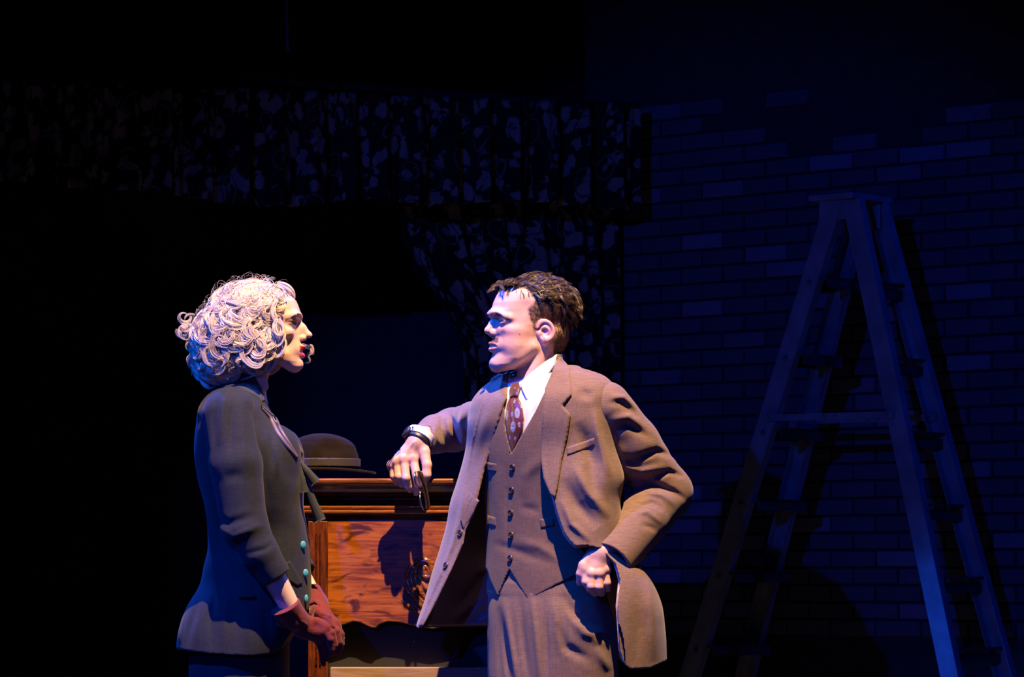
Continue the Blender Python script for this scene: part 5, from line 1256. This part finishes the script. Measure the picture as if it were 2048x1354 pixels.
# ---- jacket
jw_rows = [(775, 470, 40, 60), (786, 468, 52, 100), (806, 466, 66, 136), (850, 472, 82, 150), (900, 488, 102, 150), (960, 499, 106, 140), (1010, 505, 99, 126), (1060, 512, 100, 106), (1100, 515, 103, 104), (1130, 512, 107, 108), (1170, 508, 112, 114), (1215, 494, 124, 124), (1262, 482, 128, 134), (1320, 466, 118, 140)]
jw_rows = smooth_rows(jw_rows)
JW = [(y, c, ZW, a, b) for y, c, a, b in jw_rows]
def f_jw(P):
    d = loft(P, JW, 2.25, ends=False); d = smax(d, 768-P[1], 8)
    d = smin(d, ell(P, (560, 905, ZW-52), (40, 52, 44)), 26); d = smin(d, ell(P, (560, 905, ZW+52), (40, 52, 44)), 26)
    hem = np.interp(P[0], [340, 351, 436, 507, 543, 566, 600, 640], [1296, 1298, 1306, 1310, 1307, 1296, 1240, 1190]).astype(np.float32)
    d = smax(d, P[1]-hem, 2.5)
    fl = [([(545, 872), (548, 900), (552, 945)], 5, -2.4), ([(556, 880), (562, 920), (560, 965)], 7, 2.1), ([(540, 880), (536, 960), (548, 1040)], 8, -1.8), ([(440, 1170), (430, 1230), (432, 1300)], 8, -3.0), ([(462, 1170), (456, 1230), (458, 1305)], 9, 3.0),
          ([(400, 1200), (385, 1260), (380, 1300)], 7, -2.4), ([(415, 1190), (404, 1250), (402, 1302)], 7, 2.4), ([(500, 1210), (505, 1260), (510, 1306)], 12, 1.8), ([(532, 1200), (540, 1250), (548, 1300)], 9, -2.4), ([(575, 1060), (585, 1100), (590, 1160)], 8, 1.2), ([(368, 1230), (362, 1290)], 5, 1.8)]
    return folds(P, d, fl, z=ZW)
def f_jacketw(P):
    o_ = f_jw(P); d = smax(o_, -(o_+8.5), 0.8)
    V = poly2(P[0], P[1], [(503, 752), (525, 787), (548, 752), (560, 700), (490, 700)])
    d = smax(d, -V, 1.5)
    return smax(d, -chain(P, [(508, 700, ZW), (492, 780, ZW)], [37, 40]), 2)
jackw, _ = sdf_mesh('jacket', f_jacketw, (335, 760, ZW-180), (635, 1325, ZW+180), 3.2, M_navyc, wom)
def f_slw(P, cut=True):
    u = chain(P, [Q_(455, 830, ZW-118), Q_(472, 930, ZW-142), Q_(488, 1050, ZW-148)], [50, 51, 45], 10)
    u = smin(u, ell(P, Q_(462, 812, ZW-108), (46, 36, 40)), 12)
    a, b = Q_(518, 1104, ZW-150), Q_(553, 1155, ZW-142)
    f = chain(P, [Q_(488, 1050, ZW-148), a, b], [45, 38, 31], 8)
    return cuffed(P, u, f, a, b, 40, 5.5, 14, cut)
def f_sleevew(P):
    fl = [([(446, 795), (440, 840), (438, 900)], 6, -4.5), ([(462, 780), (456, 830), (452, 900)], 7, 4), ([(478, 785), (474, 850), (476, 930)], 6, -3), ([(430, 1030), (470, 1050), (530, 1030)], 9, -4), ([(445, 1060), (480, 1075), (540, 1050)], 8, 4), ([(460, 960), (500, 950)], 12, -2.5), ([(492, 800), (498, 870), (504, 950)], 8, 3), ([(500, 1110), (540, 1100), (560, 1085)], 6, -2.5)]
    return folds(P, f_slw(P), fl, z=ZW-100)
slw, _ = sdf_mesh('sleeve', f_sleevew, (385, 765, ZW-225), (600, 1210, ZW-30), 2.7, M_navyc, jackw)
def f_sleevef(P):
    a, b = Q_(568, 1100, ZW+78), Q_(602, 1150, ZW+56)
    u = chain(P, [Q_(478, 832, ZW+112), Q_(500, 930, ZW+126), Q_(526, 1050, ZW+116)], [48, 48, 44], 10)
    return cuffed(P, u, chain(P, [Q_(526, 1050, ZW+116), a, b], [44, 40, 34], 8), a, b, 40, 6.5, 14, True)
sdf_mesh('sleeve', f_sleevef, (400, 765, ZW+20), (660, 1210, ZW+190), 3.0, M_navyc, jackw, refine=False)
# collar, ribbon placket, bow, flap pockets, buttons
f_jall = lambda P: np.minimum(f_jw(P), f_slw(P, False))
drape('collar', lambda P: smin(f_jw(P), f_headw(P), 6), [(497, 748), (509, 752), (518, 768), (526, 786), (530, 800), (520, 806), (500, 792), (470, 774), (448, 770), (452, 756), (474, 745)], 2, 4, M_trim, jackw, step=3, smooth_n=14)
def tri(P): return f_jw(P)
rb_ = [([(526, 818), (543, 838), (559, 868), (577, 893), (595, 915)], 4.6), ([(526, 814), (546, 832), (562, 858), (581, 888), (597, 914)], 3.4)]
for pts, r in rb_:
    pts = np.array(pts, float); t = np.linspace(0, len(pts)-1, 30); x = np.interp(t, range(len(pts)), pts[:, 0]); y = np.interp(t, range(len(pts)), pts[:, 1]); z = zhit(f_jw, x, y)
    lim = np.nanmax(z); z = np.where(np.isnan(z), lim, z)
    for _ in range(6): z[1:-1] = (z[:-2]+z[1:-1]+z[2:])/3
    P3 = np.stack([x, y, z-2], 1); v, f = tube_np(w2(P3)[None], r*S*np.sin(np.linspace(0.25, PI-0.5, 30))**0.4, 10)
    mesh_np('ribbon', v, f, M_pipe, jackw, label='mauve ribbon edging')
bow = [[(597, 922, ZW-40), (602, 905, ZW-45), (590, 885, ZW-48)], [(599, 924, ZW-38), (614, 942, ZW-45), (632, 966, ZW-48)], [(598, 926, ZW-34), (612, 965, ZW-38), (626, 1005, ZW-40), (642, 1042, ZW-42)], [(596, 926, ZW-42), (604, 960, ZW-46), (606, 985, ZW-46)]]
for i, b_ in enumerate(bow):
    P0 = np.array(b_, float); t = np.linspace(0, len(P0)-1, 24); P3 = np.stack([np.interp(t, range(len(P0)), P0[:, k]) for k in range(3)], 1)
    wdt = np.linspace(4, 11 if i else 7, 24); nrm = np.gradient(P3, axis=0); nrm /= np.linalg.norm(nrm, axis=1, keepdims=True); sd_ = np.cross(nrm, [0.2, 0, 1.0]); sd_ /= np.linalg.norm(sd_, axis=1, keepdims=True)
    V = []
    for sx, oz in ((-1, -1.2), (0, -3.5), (1, -1.2), (1, 1.2), (0, -0.5), (-1, 1.2)): V.append(P3+sd_*(sx*wdt)[:, None]+np.array([0, 0, oz]))
    V = np.stack(V, 1).reshape(-1, 3); F6 = [[a*6+k, a*6+(k+1) % 6, a*6+6+(k+1) % 6, a*6+6+k] for a in range(23) for k in range(6)]+[[0, 1, 2, 3], [0, 3, 4, 5], [138+3, 138+2, 138+1, 138], [138+5, 138+4, 138+3, 138]]
    mesh_np('bow_tail', w2(V), np.array(F6), M_pipe if i == 0 else M_trim, jackw, smooth=True)
bm = bmesh.new(); ball(bm, tuple(w2([(598, 924, ZW-44)])[0]), 0.010, 0.8, 0.8, 1, 14); obj('bow_knot', bm, M_trim, jackw, smooth=True)
drape('pocket_flap', f_jw, [(479, 1159), (492, 1162), (506, 1172), (520, 1194), (505, 1197), (484, 1196), (480, 1180)], 0.6, 4.5, M_navyc, jackw, step=2.5)
drape('pocket_flap', f_jw, [(571, 1127), (584, 1121), (596, 1143), (607, 1166), (598, 1173), (578, 1160)], 0.6, 4.0, M_navyc, jackw, step=2.5)
for px, py, rx in ((609, 1090, 1), (614, 1146, 1), (615, 1197, 0.7)):
    z = ZW-40; bm = bmesh.new(); c = w2([(px-1, py, ZW-44)])[0]
    z_ = zhit(f_jw, [px-4.0], [py])[0]; c = w2([(px-1.5, py, (z_ if z_ == z_ and z_ < ZW else ZW-40)-2)])[0]
    bmesh.ops.create_uvsphere(bm, u_segments=20, v_segments=12, radius=1, matrix=Matrix.Translation(tuple(c)) @ Matrix.Rotation(math.radians(38), 4, 'Z') @ Matrix.Diagonal((6.6*S*rx, 3.0*S, 8.0*S, 1)))
    obj('button', bm, M_teal, jackw, smooth=True, label='glossy teal button')
# ---- skirt, shoes
def f_skirt(P):
    d = loft(P, [(1200, 486, ZW, 90, 100), (1290, 476, ZW, 100, 118), (1360, 475, ZW, 101, 122), (1500, 478, ZW, 104, 132), (1730, 480, ZW, 120, 136)], 2.15)
    d = folds(P, d, [([(420, 1310), (416, 1500)], 9, -3), ([(460, 1310), (462, 1600)], 16, 3), ([(520, 1320), (530, 1500)], 12, -2.5)])
    return smax(d, P[1]-1725, 2)
sdf_mesh('skirt', f_skirt, (365, 1190, ZW-150), (610, 1740, ZW+150), 4, M_navyc, wom)
for s_ in (-1, 1):
    def f_sh(P, s_=s_):
        yb = HZ+CAMZ/S; z = ZW+s_*40
        d = smin(cap(P, (462, yb-60, z), (480, yb-52, z), 28, 27), cap(P, (490, yb-40, z), (560, yb-14, z), 26, 18), 18)
        d = smin(d, cap(P, (450, yb-60, z), (448, yb-4, z), 14, 6), 8); return smax(d, P[1]-(yb-0.5), 2)
    sdf_mesh('shoe', f_sh, (420, 1950, ZW+s_*40-45), (600, HZ+CAMZ/S+3, ZW+s_*40+45), 3.5, M_shoe, wom, refine=False)
# ---- gloves, clasped
ZG = ZW-78
def f_gn(P):      # near hand: flared cuff, hand reaching right and down
    c = chain(P, [Q_(568, 1208, ZW-130), Q_(590, 1236, ZW-112), Q_(610, 1254, ZG-12)], [32, 24, 22], 6)
    e = ring_cut(P, Q_(590, 1236, ZW-112), Q_(575, 1208, ZW-124)); c = smax(c, e, 1.5)
    c = smax(c, -np.maximum(c+3, -(e+24)), 1)
    fla = chain(P, [Q_(568, 1244, ZW-110), Q_(554, 1250, ZW-105)], [12, 7]); c = smin(c, fla, 6)
    h = chain(P, [Q_(606, 1254, ZG-8), Q_(634, 1262, ZG-16)], [22, 21], 6)
    d = smin(c, h, 10)
    k = [Q_(646, 1250, ZG-20), Q_(647, 1262, ZG-24), Q_(643, 1272, ZG-18), Q_(636, 1279, ZG-8)]
    fi = [([k[0], Q_(662, 1266, ZG-20), Q_(668, 1290, ZG-12), Q_(666, 1304, ZG-4)], [10, 9, 8, 6.5]), ([k[1], Q_(660, 1278, ZG-22), Q_(663, 1298, ZG-14), Q_(661, 1308, ZG-4)], [9.6, 8.6, 7.6, 6.4]),
          ([k[2], Q_(652, 1286, ZG-14), Q_(655, 1304, ZG-4), Q_(655, 1318, ZG+4)], [9, 8, 7, 5.6]), ([k[3], Q_(642, 1294, ZG-2), Q_(645, 1312, ZG+6), Q_(647, 1328, ZG+12)], [8, 7, 6.2, 5])]
    for a in k: d = smin(d, cap(P, Q_(624, 1258, ZG-14), a, 17, 10), 7)
    for pts, rs in fi: d = smin(d, chain(P, pts, rs, 2), 3)
    d = smin(d, chain(P, [Q_(616, 1246, ZG-18), Q_(634, 1244, ZG-26), Q_(652, 1254, ZG-24)], [13, 10, 8]), 6)
    return folds(P, d, [([(596, 1228), (606, 1246), (604, 1270)], 3, -1.6), ([(580, 1226), (596, 1252), (592, 1268)], 4, 1.6), ([(610, 1240), (622, 1252)], 3, 1.5)])
sdf_mesh('glove', f_gn, (520, 1160, ZG-110), (700, 1340, ZG+60), 1.6, M_glove, wom, label='red suede glove on the near hand')
def f_gf(P):      # far hand: short gauntlet, fingers folded over
    c = chain(P, [Q_(617, 1178, ZW+38), Q_(634, 1206, ZW+20), Q_(641, 1228, ZG+40)], [23, 21.5, 21], 6)
    e = ring_cut(P, Q_(634, 1206, ZW+20), Q_(620, 1182, ZW+36)); c = smax(c, e, 1.5); c = smax(c, -np.maximum(c+3, -(e+20)), 1)
    d = smin(c, chain(P, [Q_(641, 1230, ZG+36), Q_(646, 1238, ZG+18), Q_(662, 1252, ZG+8)], [21, 20, 20], 6), 8)
    k = [Q_(656, 1242, ZG-2), Q_(668, 1246, ZG+4), Q_(674, 1254, ZG+12), Q_(674, 1262, ZG+22)]
    fi = [([k[0], Q_(672, 1262, ZG-8), Q_(676, 1284, ZG-6), Q_(671, 1303, ZG)], [9.6, 8.8, 8, 6.6]), ([k[1], Q_(680, 1268, ZG+2), Q_(681, 1288, ZG+4), Q_(676, 1306, ZG+8)], [9.6, 8.6, 7.6, 6]),
          ([k[2], Q_(681, 1276, ZG+14), Q_(680, 1294, ZG+18), Q_(674, 1306, ZG+20)], [9, 8, 7, 5.6]), ([k[3], Q_(678, 1282, ZG+26), Q_(674, 1298, ZG+30), Q_(668, 1304, ZG+30)], [8, 7, 6.2, 5])]
    for pts, rs in fi: d = smin(d, chain(P, pts, rs, 2), 3)
    d = smin(d, chain(P, [Q_(640, 1226, ZG), Q_(654, 1238, ZG-14), Q_(660, 1252, ZG-18)], [12, 10, 8]), 6)
    return folds(P, d, [([(614, 1214), (628, 1208), (644, 1214)], 2.5, -3.0), ([(612, 1206), (628, 1200), (642, 1206)], 4, 1.6), ([(642, 1226), (656, 1226), (668, 1234)], 3, 1.8)])
sdf_mesh('glove', f_gf, (590, 1155, ZG-50), (710, 1330, ZG+150), 1.6, M_glove, wom, label='red suede glove on the far hand')

# ---- blonde curls
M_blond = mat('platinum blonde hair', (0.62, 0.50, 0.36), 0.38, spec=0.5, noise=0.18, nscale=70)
M_blondu = mat('blonde underlayer with painted shade', (0.42, 0.32, 0.22), 0.6, noise=0.3, nscale=60, bump=0.6, bscale=220)  # darker blonde, so gaps between curls read as shaded hair
HC = (485.0, 655.0, ZW)           # centre of the mass of curls
def f_hairbase(P):
    d = ell(P, (503, 618, ZW), (82, 56, 66))
    d = smin(d, ell(P, (466, 668, ZW), (80, 62, 80)), 20)
    d = smin(d, ell(P, (440, 716, ZW), (48, 42, 68)), 18)
    d = smin(d, ell(P, (510, 690, ZW-44), (44, 44, 26)), 14); d = smin(d, ell(P, (510, 690, ZW+44), (44, 44, 26)), 14)
    face = ell(P, (592, 668, ZW), (44, 84, 60)); d = sub(d, face, 6)
    return sub(d, chain(P, [(545, 725, ZW), (512, 775, ZW)], [38, 40]), 6)
hb, hbv = sdf_mesh('hair_base', f_hairbase, (370, 550, ZW-100), (600, 775, ZW+100), 3.0, M_blondu, None, label='underlayer of the curls, shade put into its colour', smooth_it=1)
rw = np.random.default_rng(21)
def sgrad(f, P, h=1.5):
    P = [P[:, k].astype(np.float32) for k in range(3)]; d0 = f(P); g = []
    for k in range(3):
        Q = list(P); Q[k] = Q[k]+h; g.append((f(Q)-d0)/h)
    g = np.stack(g, 1); return g/(np.linalg.norm(g, axis=1, keepdims=True)+1e-6)
hpaths = []; hrad = []
def bundle(G, n_per, spread, r0, jitter=0.35, tip=0.35, flare=0.0, start=0.0, free=False):
    if not free and ((G[:, 0] > 572+8*(G[:, 1] < 590)) & (G[:, 2] < 400)).any(): return
    """G (T,3) guide in figure units -> n_per strands round it"""
    T = len(G); t = np.linspace(0, 1, T); tan = np.gradient(G, axis=0); tan /= np.linalg.norm(tan, axis=1, keepdims=True)+1e-6
    a = np.cross(tan, [0.3, 0.2, 1]); a /= np.linalg.norm(a, axis=1, keepdims=True)+1e-6; b = np.cross(tan, a)
    env = np.sin(np.clip(t*1.15+0.12, 0, 1)*PI*0.85+0.25)
    if start: env = env*np.clip(start+t*5, 0, 1)
    n_per = max(2, int(n_per*0.52)); r0 *= 1.5
    for _ in range(n_per):
        an = rw.uniform(0, 2*PI); rr_ = spread*math.sqrt(rw.uniform(0, 1)); dr = rw.normal(0, jitter)
        off = (a*math.cos(an)+b*math.sin(an)*0.45)*(rr_*env*(1+dr*t))[:, None]
        L_ = rw.uniform(0.85, 1.08); k = np.clip(t*L_, 0, 1); g = np.stack([np.interp(k, t, G[:, j]+off[:, j]) for j in range(3)], 1)
        hpaths.append(g+rw.normal(0, 0.22*spread*flare+0.12, 3)*(t**1.5)[:, None]); hrad.append(r0)
T = 15
def lay(G, off):                  # keep a guide at height `off` over the mass of hair
    for _ in range(2):
        P = [G[:, j].astype(np.float32) for j in range(3)]; d = f_hairbase(P); g = sgrad(f_hairbase, G); G = G-g*(d-off)[:, None]
    return G
# 1. smooth crown, combed back from the front hairline with a wave
for i in range(300):
    sd = rw.choice((-1, 1), p=(0.72, 0.28)); u0 = rw.uniform(498, 584); y0 = 562+((u0-528)/56)**2*20
    p = np.array([u0, y0+1, ZW-4+sd*3.0]); G = [p.copy()]
    dirn = np.array([-0.35-0.9*rw.random(), 0.35, sd*(0.5+0.9*rw.random())]); Lh = rw.uniform(70, 120); ph = rw.uniform(0, 6.28)
    for k in range(T-1):
        g = sgrad(f_hairbase, p[None])[0]; dd = dirn+np.array([0, 0.75*k/T, 0])+np.array([0.45*math.sin(ph+k*0.75), 0.3*math.cos(ph+k*0.75), 0])*k/T
        dd = dd-g*np.dot(dd, g); dd /= np.linalg.norm(dd)+1e-6; p = p+dd*Lh/T; G.append(p.copy())
    G = lay(np.array(G), 2.0); bundle(G, 34, 6.0, 0.30, flare=0.3, start=0.2, free=True)
# 2. waves under the curls
cand = hbv[(hbv[:, 1] > 592)]; cand = cand[(cand[:, 2] < ZW+30) | (rw.random(len(cand)) < 0.35)]
def sweep(c, dir0, turn, L, n_per, spread, off, wave=0.0):
    """a lock laid on the mass: starts at c towards dir0 (angle in the surface) and turns by `turn` radians"""
    t = np.linspace(0, 1, T); n = sgrad(f_hairbase, c[None])[0]; e1 = np.cross(n, [0, 1.0, 0]); e1 /= np.linalg.norm(e1)+1e-6; e2 = np.cross(n, e1)
    if e2[1] < 0: e2 = -e2
    an = dir0+turn*t**1.2+wave*np.sin(t*7); st = L/T; G = c+np.cumsum((e1*np.cos(an)[:, None]+e2*np.sin(an)[:, None])*st, 0)
    P = [G[:, j].astype(np.float32) for j in range(3)]; d = f_hairbase(P); g = sgrad(f_hairbase, G)
    G = G-g*(d-off-spread*0.5*np.sin(t*PI))[:, None]*np.clip(1.15-t*0.5, 0, 1)[:, None]
    bundle(G, n_per, spread, 0.28, flare=0.45)
for _ in range(300):
    c = cand[rw.integers(len(cand))]; sweep(c, rw.uniform(0.9, 2.3), rw.uniform(-1.4, 1.4), rw.uniform(35, 60), 26, rw.uniform(5, 8), 1.0, 0.4)
# 3. open C and S curls, larger towards the ends
pts = []
for _ in range(6000):
    c = cand[rw.integers(len(cand))]
    if all(np.linalg.norm((c-p_)*np.array([1, 1, 0.7])) > 12.5 for p_ in pts): pts.append(c)
    if len(pts) >= 230: break
for c in pts:
    low = np.clip((c[1]-600)/110, 0, 1); tr = rw.choice((-1, 1))*rw.uniform(2.0, 5.2); L = rw.uniform(50, 78)+22*low
    sweep(c, rw.uniform(0.2, 2.9), tr, L, 66, rw.uniform(4.5, 8.5), 4+5*low, rw.uniform(0, 0.5))
def ccurl(c, R, turns, a0, n_per, spread, sg):
    t = np.linspace(0, 1, T); n = sgrad(f_hairbase, c[None])[0]; n = n*np.array([1, 1, 0.6]); A = a0+sg*turns*2*PI*t; Rr = R*(1-0.35*t)
    G = c+np.stack([np.cos(A)*Rr, np.sin(A)*Rr*0.9, 6*np.sin(A+1)], 1)+n*4; bundle(G, n_per, spread, 0.28, flare=0.6)
edge = [(376, 640, 0), (374, 668, -30), (382, 700, 10), (392, 732, -20), (408, 752, 0), (430, 752, -40), (452, 750, -50), (470, 744, -62), (490, 736, -66), (512, 730, -66), (530, 714, -66), (546, 704, -62), (556, 688, -60), (560, 664, -58), (552, 642, -58), (400, 720, 50), (420, 740, 60), (455, 745, 60), (378, 650, 20), (366, 668, 0)]
for (x, y, dz) in edge:
    for rep in range(1 if x < 386 else 3):
        ccurl(np.array([x, y-8, ZW+dz], float)+rw.normal(0, 4, 3), rw.uniform(9, 15), rw.uniform(0.5, 0.95), rw.uniform(0, 6.28), 44, rw.uniform(3.2, 5), rw.choice((-1, 1)))
# locks read off the photograph: wave by the temple, rolls by the jaw, far-side wisp by the mouth
def named_lock(pl, dz, n_, sp_, r0=0.28, fl=0.3, zf=None):
    P0 = np.array([(x, y, ZW+dz) for x, y in pl], float)
    if zf is not None: P0[:, 2] += zf(P0)
    tt = np.linspace(0, len(P0)-1, T); G = np.stack([np.interp(tt, range(len(P0)), P0[:, k]) for k in range(3)], 1)
    for _ in range(2): G[1:-1] = (G[:-2]+G[1:-1]*2+G[2:])/4
    G[:, 2] -= 5*np.sin(np.linspace(0, PI, T)); bundle(G, n_, sp_, r0, flare=fl, free=True)
for pl, dz in [([(556, 600), (549, 612), (547, 628), (553, 642), (561, 654), (558, 670), (546, 680)], -64), ([(560, 640), (567, 655), (570, 672), (566, 690), (554, 698), (542, 694)], -68), ([(568, 676), (572, 692), (566, 708), (552, 718), (540, 714)], -62),
         ([(500, 700), (512, 716), (528, 716), (534, 704), (528, 694)], -76), ([(492, 712), (504, 732), (522, 736), (533, 722), (530, 710)], -76), ([(494, 690), (484, 704), (490, 722), (508, 740), (524, 738)], -76), ([(382, 648), (368, 648), (357, 656), (356, 668), (364, 678), (376, 676)], -10), ([(384, 650), (370, 650), (360, 658), (359, 668), (366, 676)], -6),
         ([(430, 630), (424, 648), (428, 668), (442, 682), (456, 684)], -76), ([(470, 640), (462, 658), (468, 676), (484, 684), (500, 676)], -80), ([(500, 640), (490, 652), (490, 668), (502, 680), (518, 680), (526, 668)], -80), ([(446, 696), (456, 706), (458, 722), (446, 736)], -76), ([(400, 742), (404, 762), (416, 776), (432, 772)], -20),
         ([(556, 640), (550, 652), (552, 668), (562, 676), (570, 668), (569, 654), (560, 644)], -72)]:
    named_lock(pl, dz, 80, 6.0)
named_lock([(552, 563), (568, 568), (581, 578), (588, 590), (585, 598)], 0, 120, 7.5, zf=lambda P: 3*np.sign(P[:, 0])*0)
named_lock([(560, 570), (572, 578), (580, 590)], -24, 60, 6)
for pl, n_ in (([(566, 656), (594, 692), (610, 689), (622, 692), (624, 700), (616, 706), (609, 704), (614, 712), (621, 717), (614, 725), (605, 722)], 60), ([(566, 660), (594, 696), (612, 692), (619, 684), (625, 694), (621, 706)], 60)):
    named_lock(pl, 48, n_//2, 4.2, 0.16, 1.6, zf=lambda P: -34*np.clip((P[:, 0]-570)/40, 0, 1))
# flowing single hairs over everything
for _ in range(700):
    c = hbv[rw.integers(len(hbv))]
    if c[0] > 560: continue
    sweep(c, rw.uniform(0.3, 2.8), rw.uniform(-4, 4), rw.uniform(40, 80), 3, 5, rw.uniform(3, 9), 0.5)
# 4. flyaways
for _ in range(700):
    c = hbv[rw.integers(len(hbv))]
    if c[0] > 556 or c[1] > 745: continue
    n = sgrad(f_hairbase, c[None])[0]; R = rw.uniform(5, 12); t = np.linspace(0, 1, T); e1 = np.cross(n, rw.normal(0, 1, 3)); e1 /= np.linalg.norm(e1)
    G = c+n*(R*1.6*np.sin(t*PI*0.8)+4)[:, None]+e1*(R*1.8*(t-0.3))[:, None]+np.cross(n, e1)*(R*0.6*np.sin(t*7))[:, None]; hpaths.append(G); hrad.append(0.12)
A_ = np.array(hpaths); r_ = np.array(hrad)*2; prof = np.clip(1.15-0.9*np.linspace(0, 1, T)**3, 0.2, 1)
v, f = ribbon_np(w2(A_.reshape(-1, 3)).reshape(A_.shape), r_[:, None]*S*prof[None], 5); hw_ = mesh_np('hair', v, f, M_blond, bodyw, label='platinum blonde curls')
hb.parent = bodyw; hb.matrix_parent_inverse = Matrix.Identity(4)
wl = to_local([wv[:, 0], wv[:, 1], wv[:, 2]], HW_); WL = np.stack(wl, 1); W_ = np.abs(WL[:, 2])
bl = WL[:, 1]-np.interp(W_, [5, 14, 25, 37], [15, 17, 17.5, 11.5]); bi = np.nonzero((np.abs(bl) < 1.7) & (W_ > 6) & (W_ < 37) & (WL[:, 0] > 30))[0]
M_brow = mat('brown pencilled eyebrow hair', (0.05, 0.02, 0.012), 0.5)
v_, f_ = tufts(HW_, WOM['cran'], WL[rr.choice(bi, 260)], lambda P, g: np.stack([-1-0*P[:, 0], 0.1-0.3*g+0*P[:, 0], 0.5*np.sign(P[:, 2])], 1), 6, 0, 4, 0.6, 0.1, 0.18, 33, T=5, stick=0.8); mesh_np('eyebrow', v_, f_, M_brow, bodyw)
# upper lashes
for sd_ in (-1, 1):
    e = WOM['eye']; G = []
    for k in np.linspace(-1, 1, 34):
        p0 = np.array([e[0]+11.5-4.5*abs(k)**2-(3 if k > 0 else 0)*k, e[1]+2.6-1.8*k*k, sd_*(e[2]+k*10.5)]); dv = np.array([1.0, 0.35, 0.5*k*sd_+0.3*sd_]); dv /= np.linalg.norm(dv)
        t = np.linspace(0, 1, 6)[:, None]; G.append(p0+dv*7*t+np.array([0, 2.5, 0])*t**2)
    G = np.array(G); X, Y, Z = from_local([G[..., 0], G[..., 1], G[..., 2]], HW_)
    v_, f_ = tube_np(w2(np.stack([X, Y, Z], -1).reshape(-1, 3)).reshape(G.shape), 0.35*S*np.linspace(1, 0.3, 6), 3); mesh_np('eyelashes', v_, f_, M_brow, bodyw)
print('woman', len(f), round(time.time()-T0, 1))
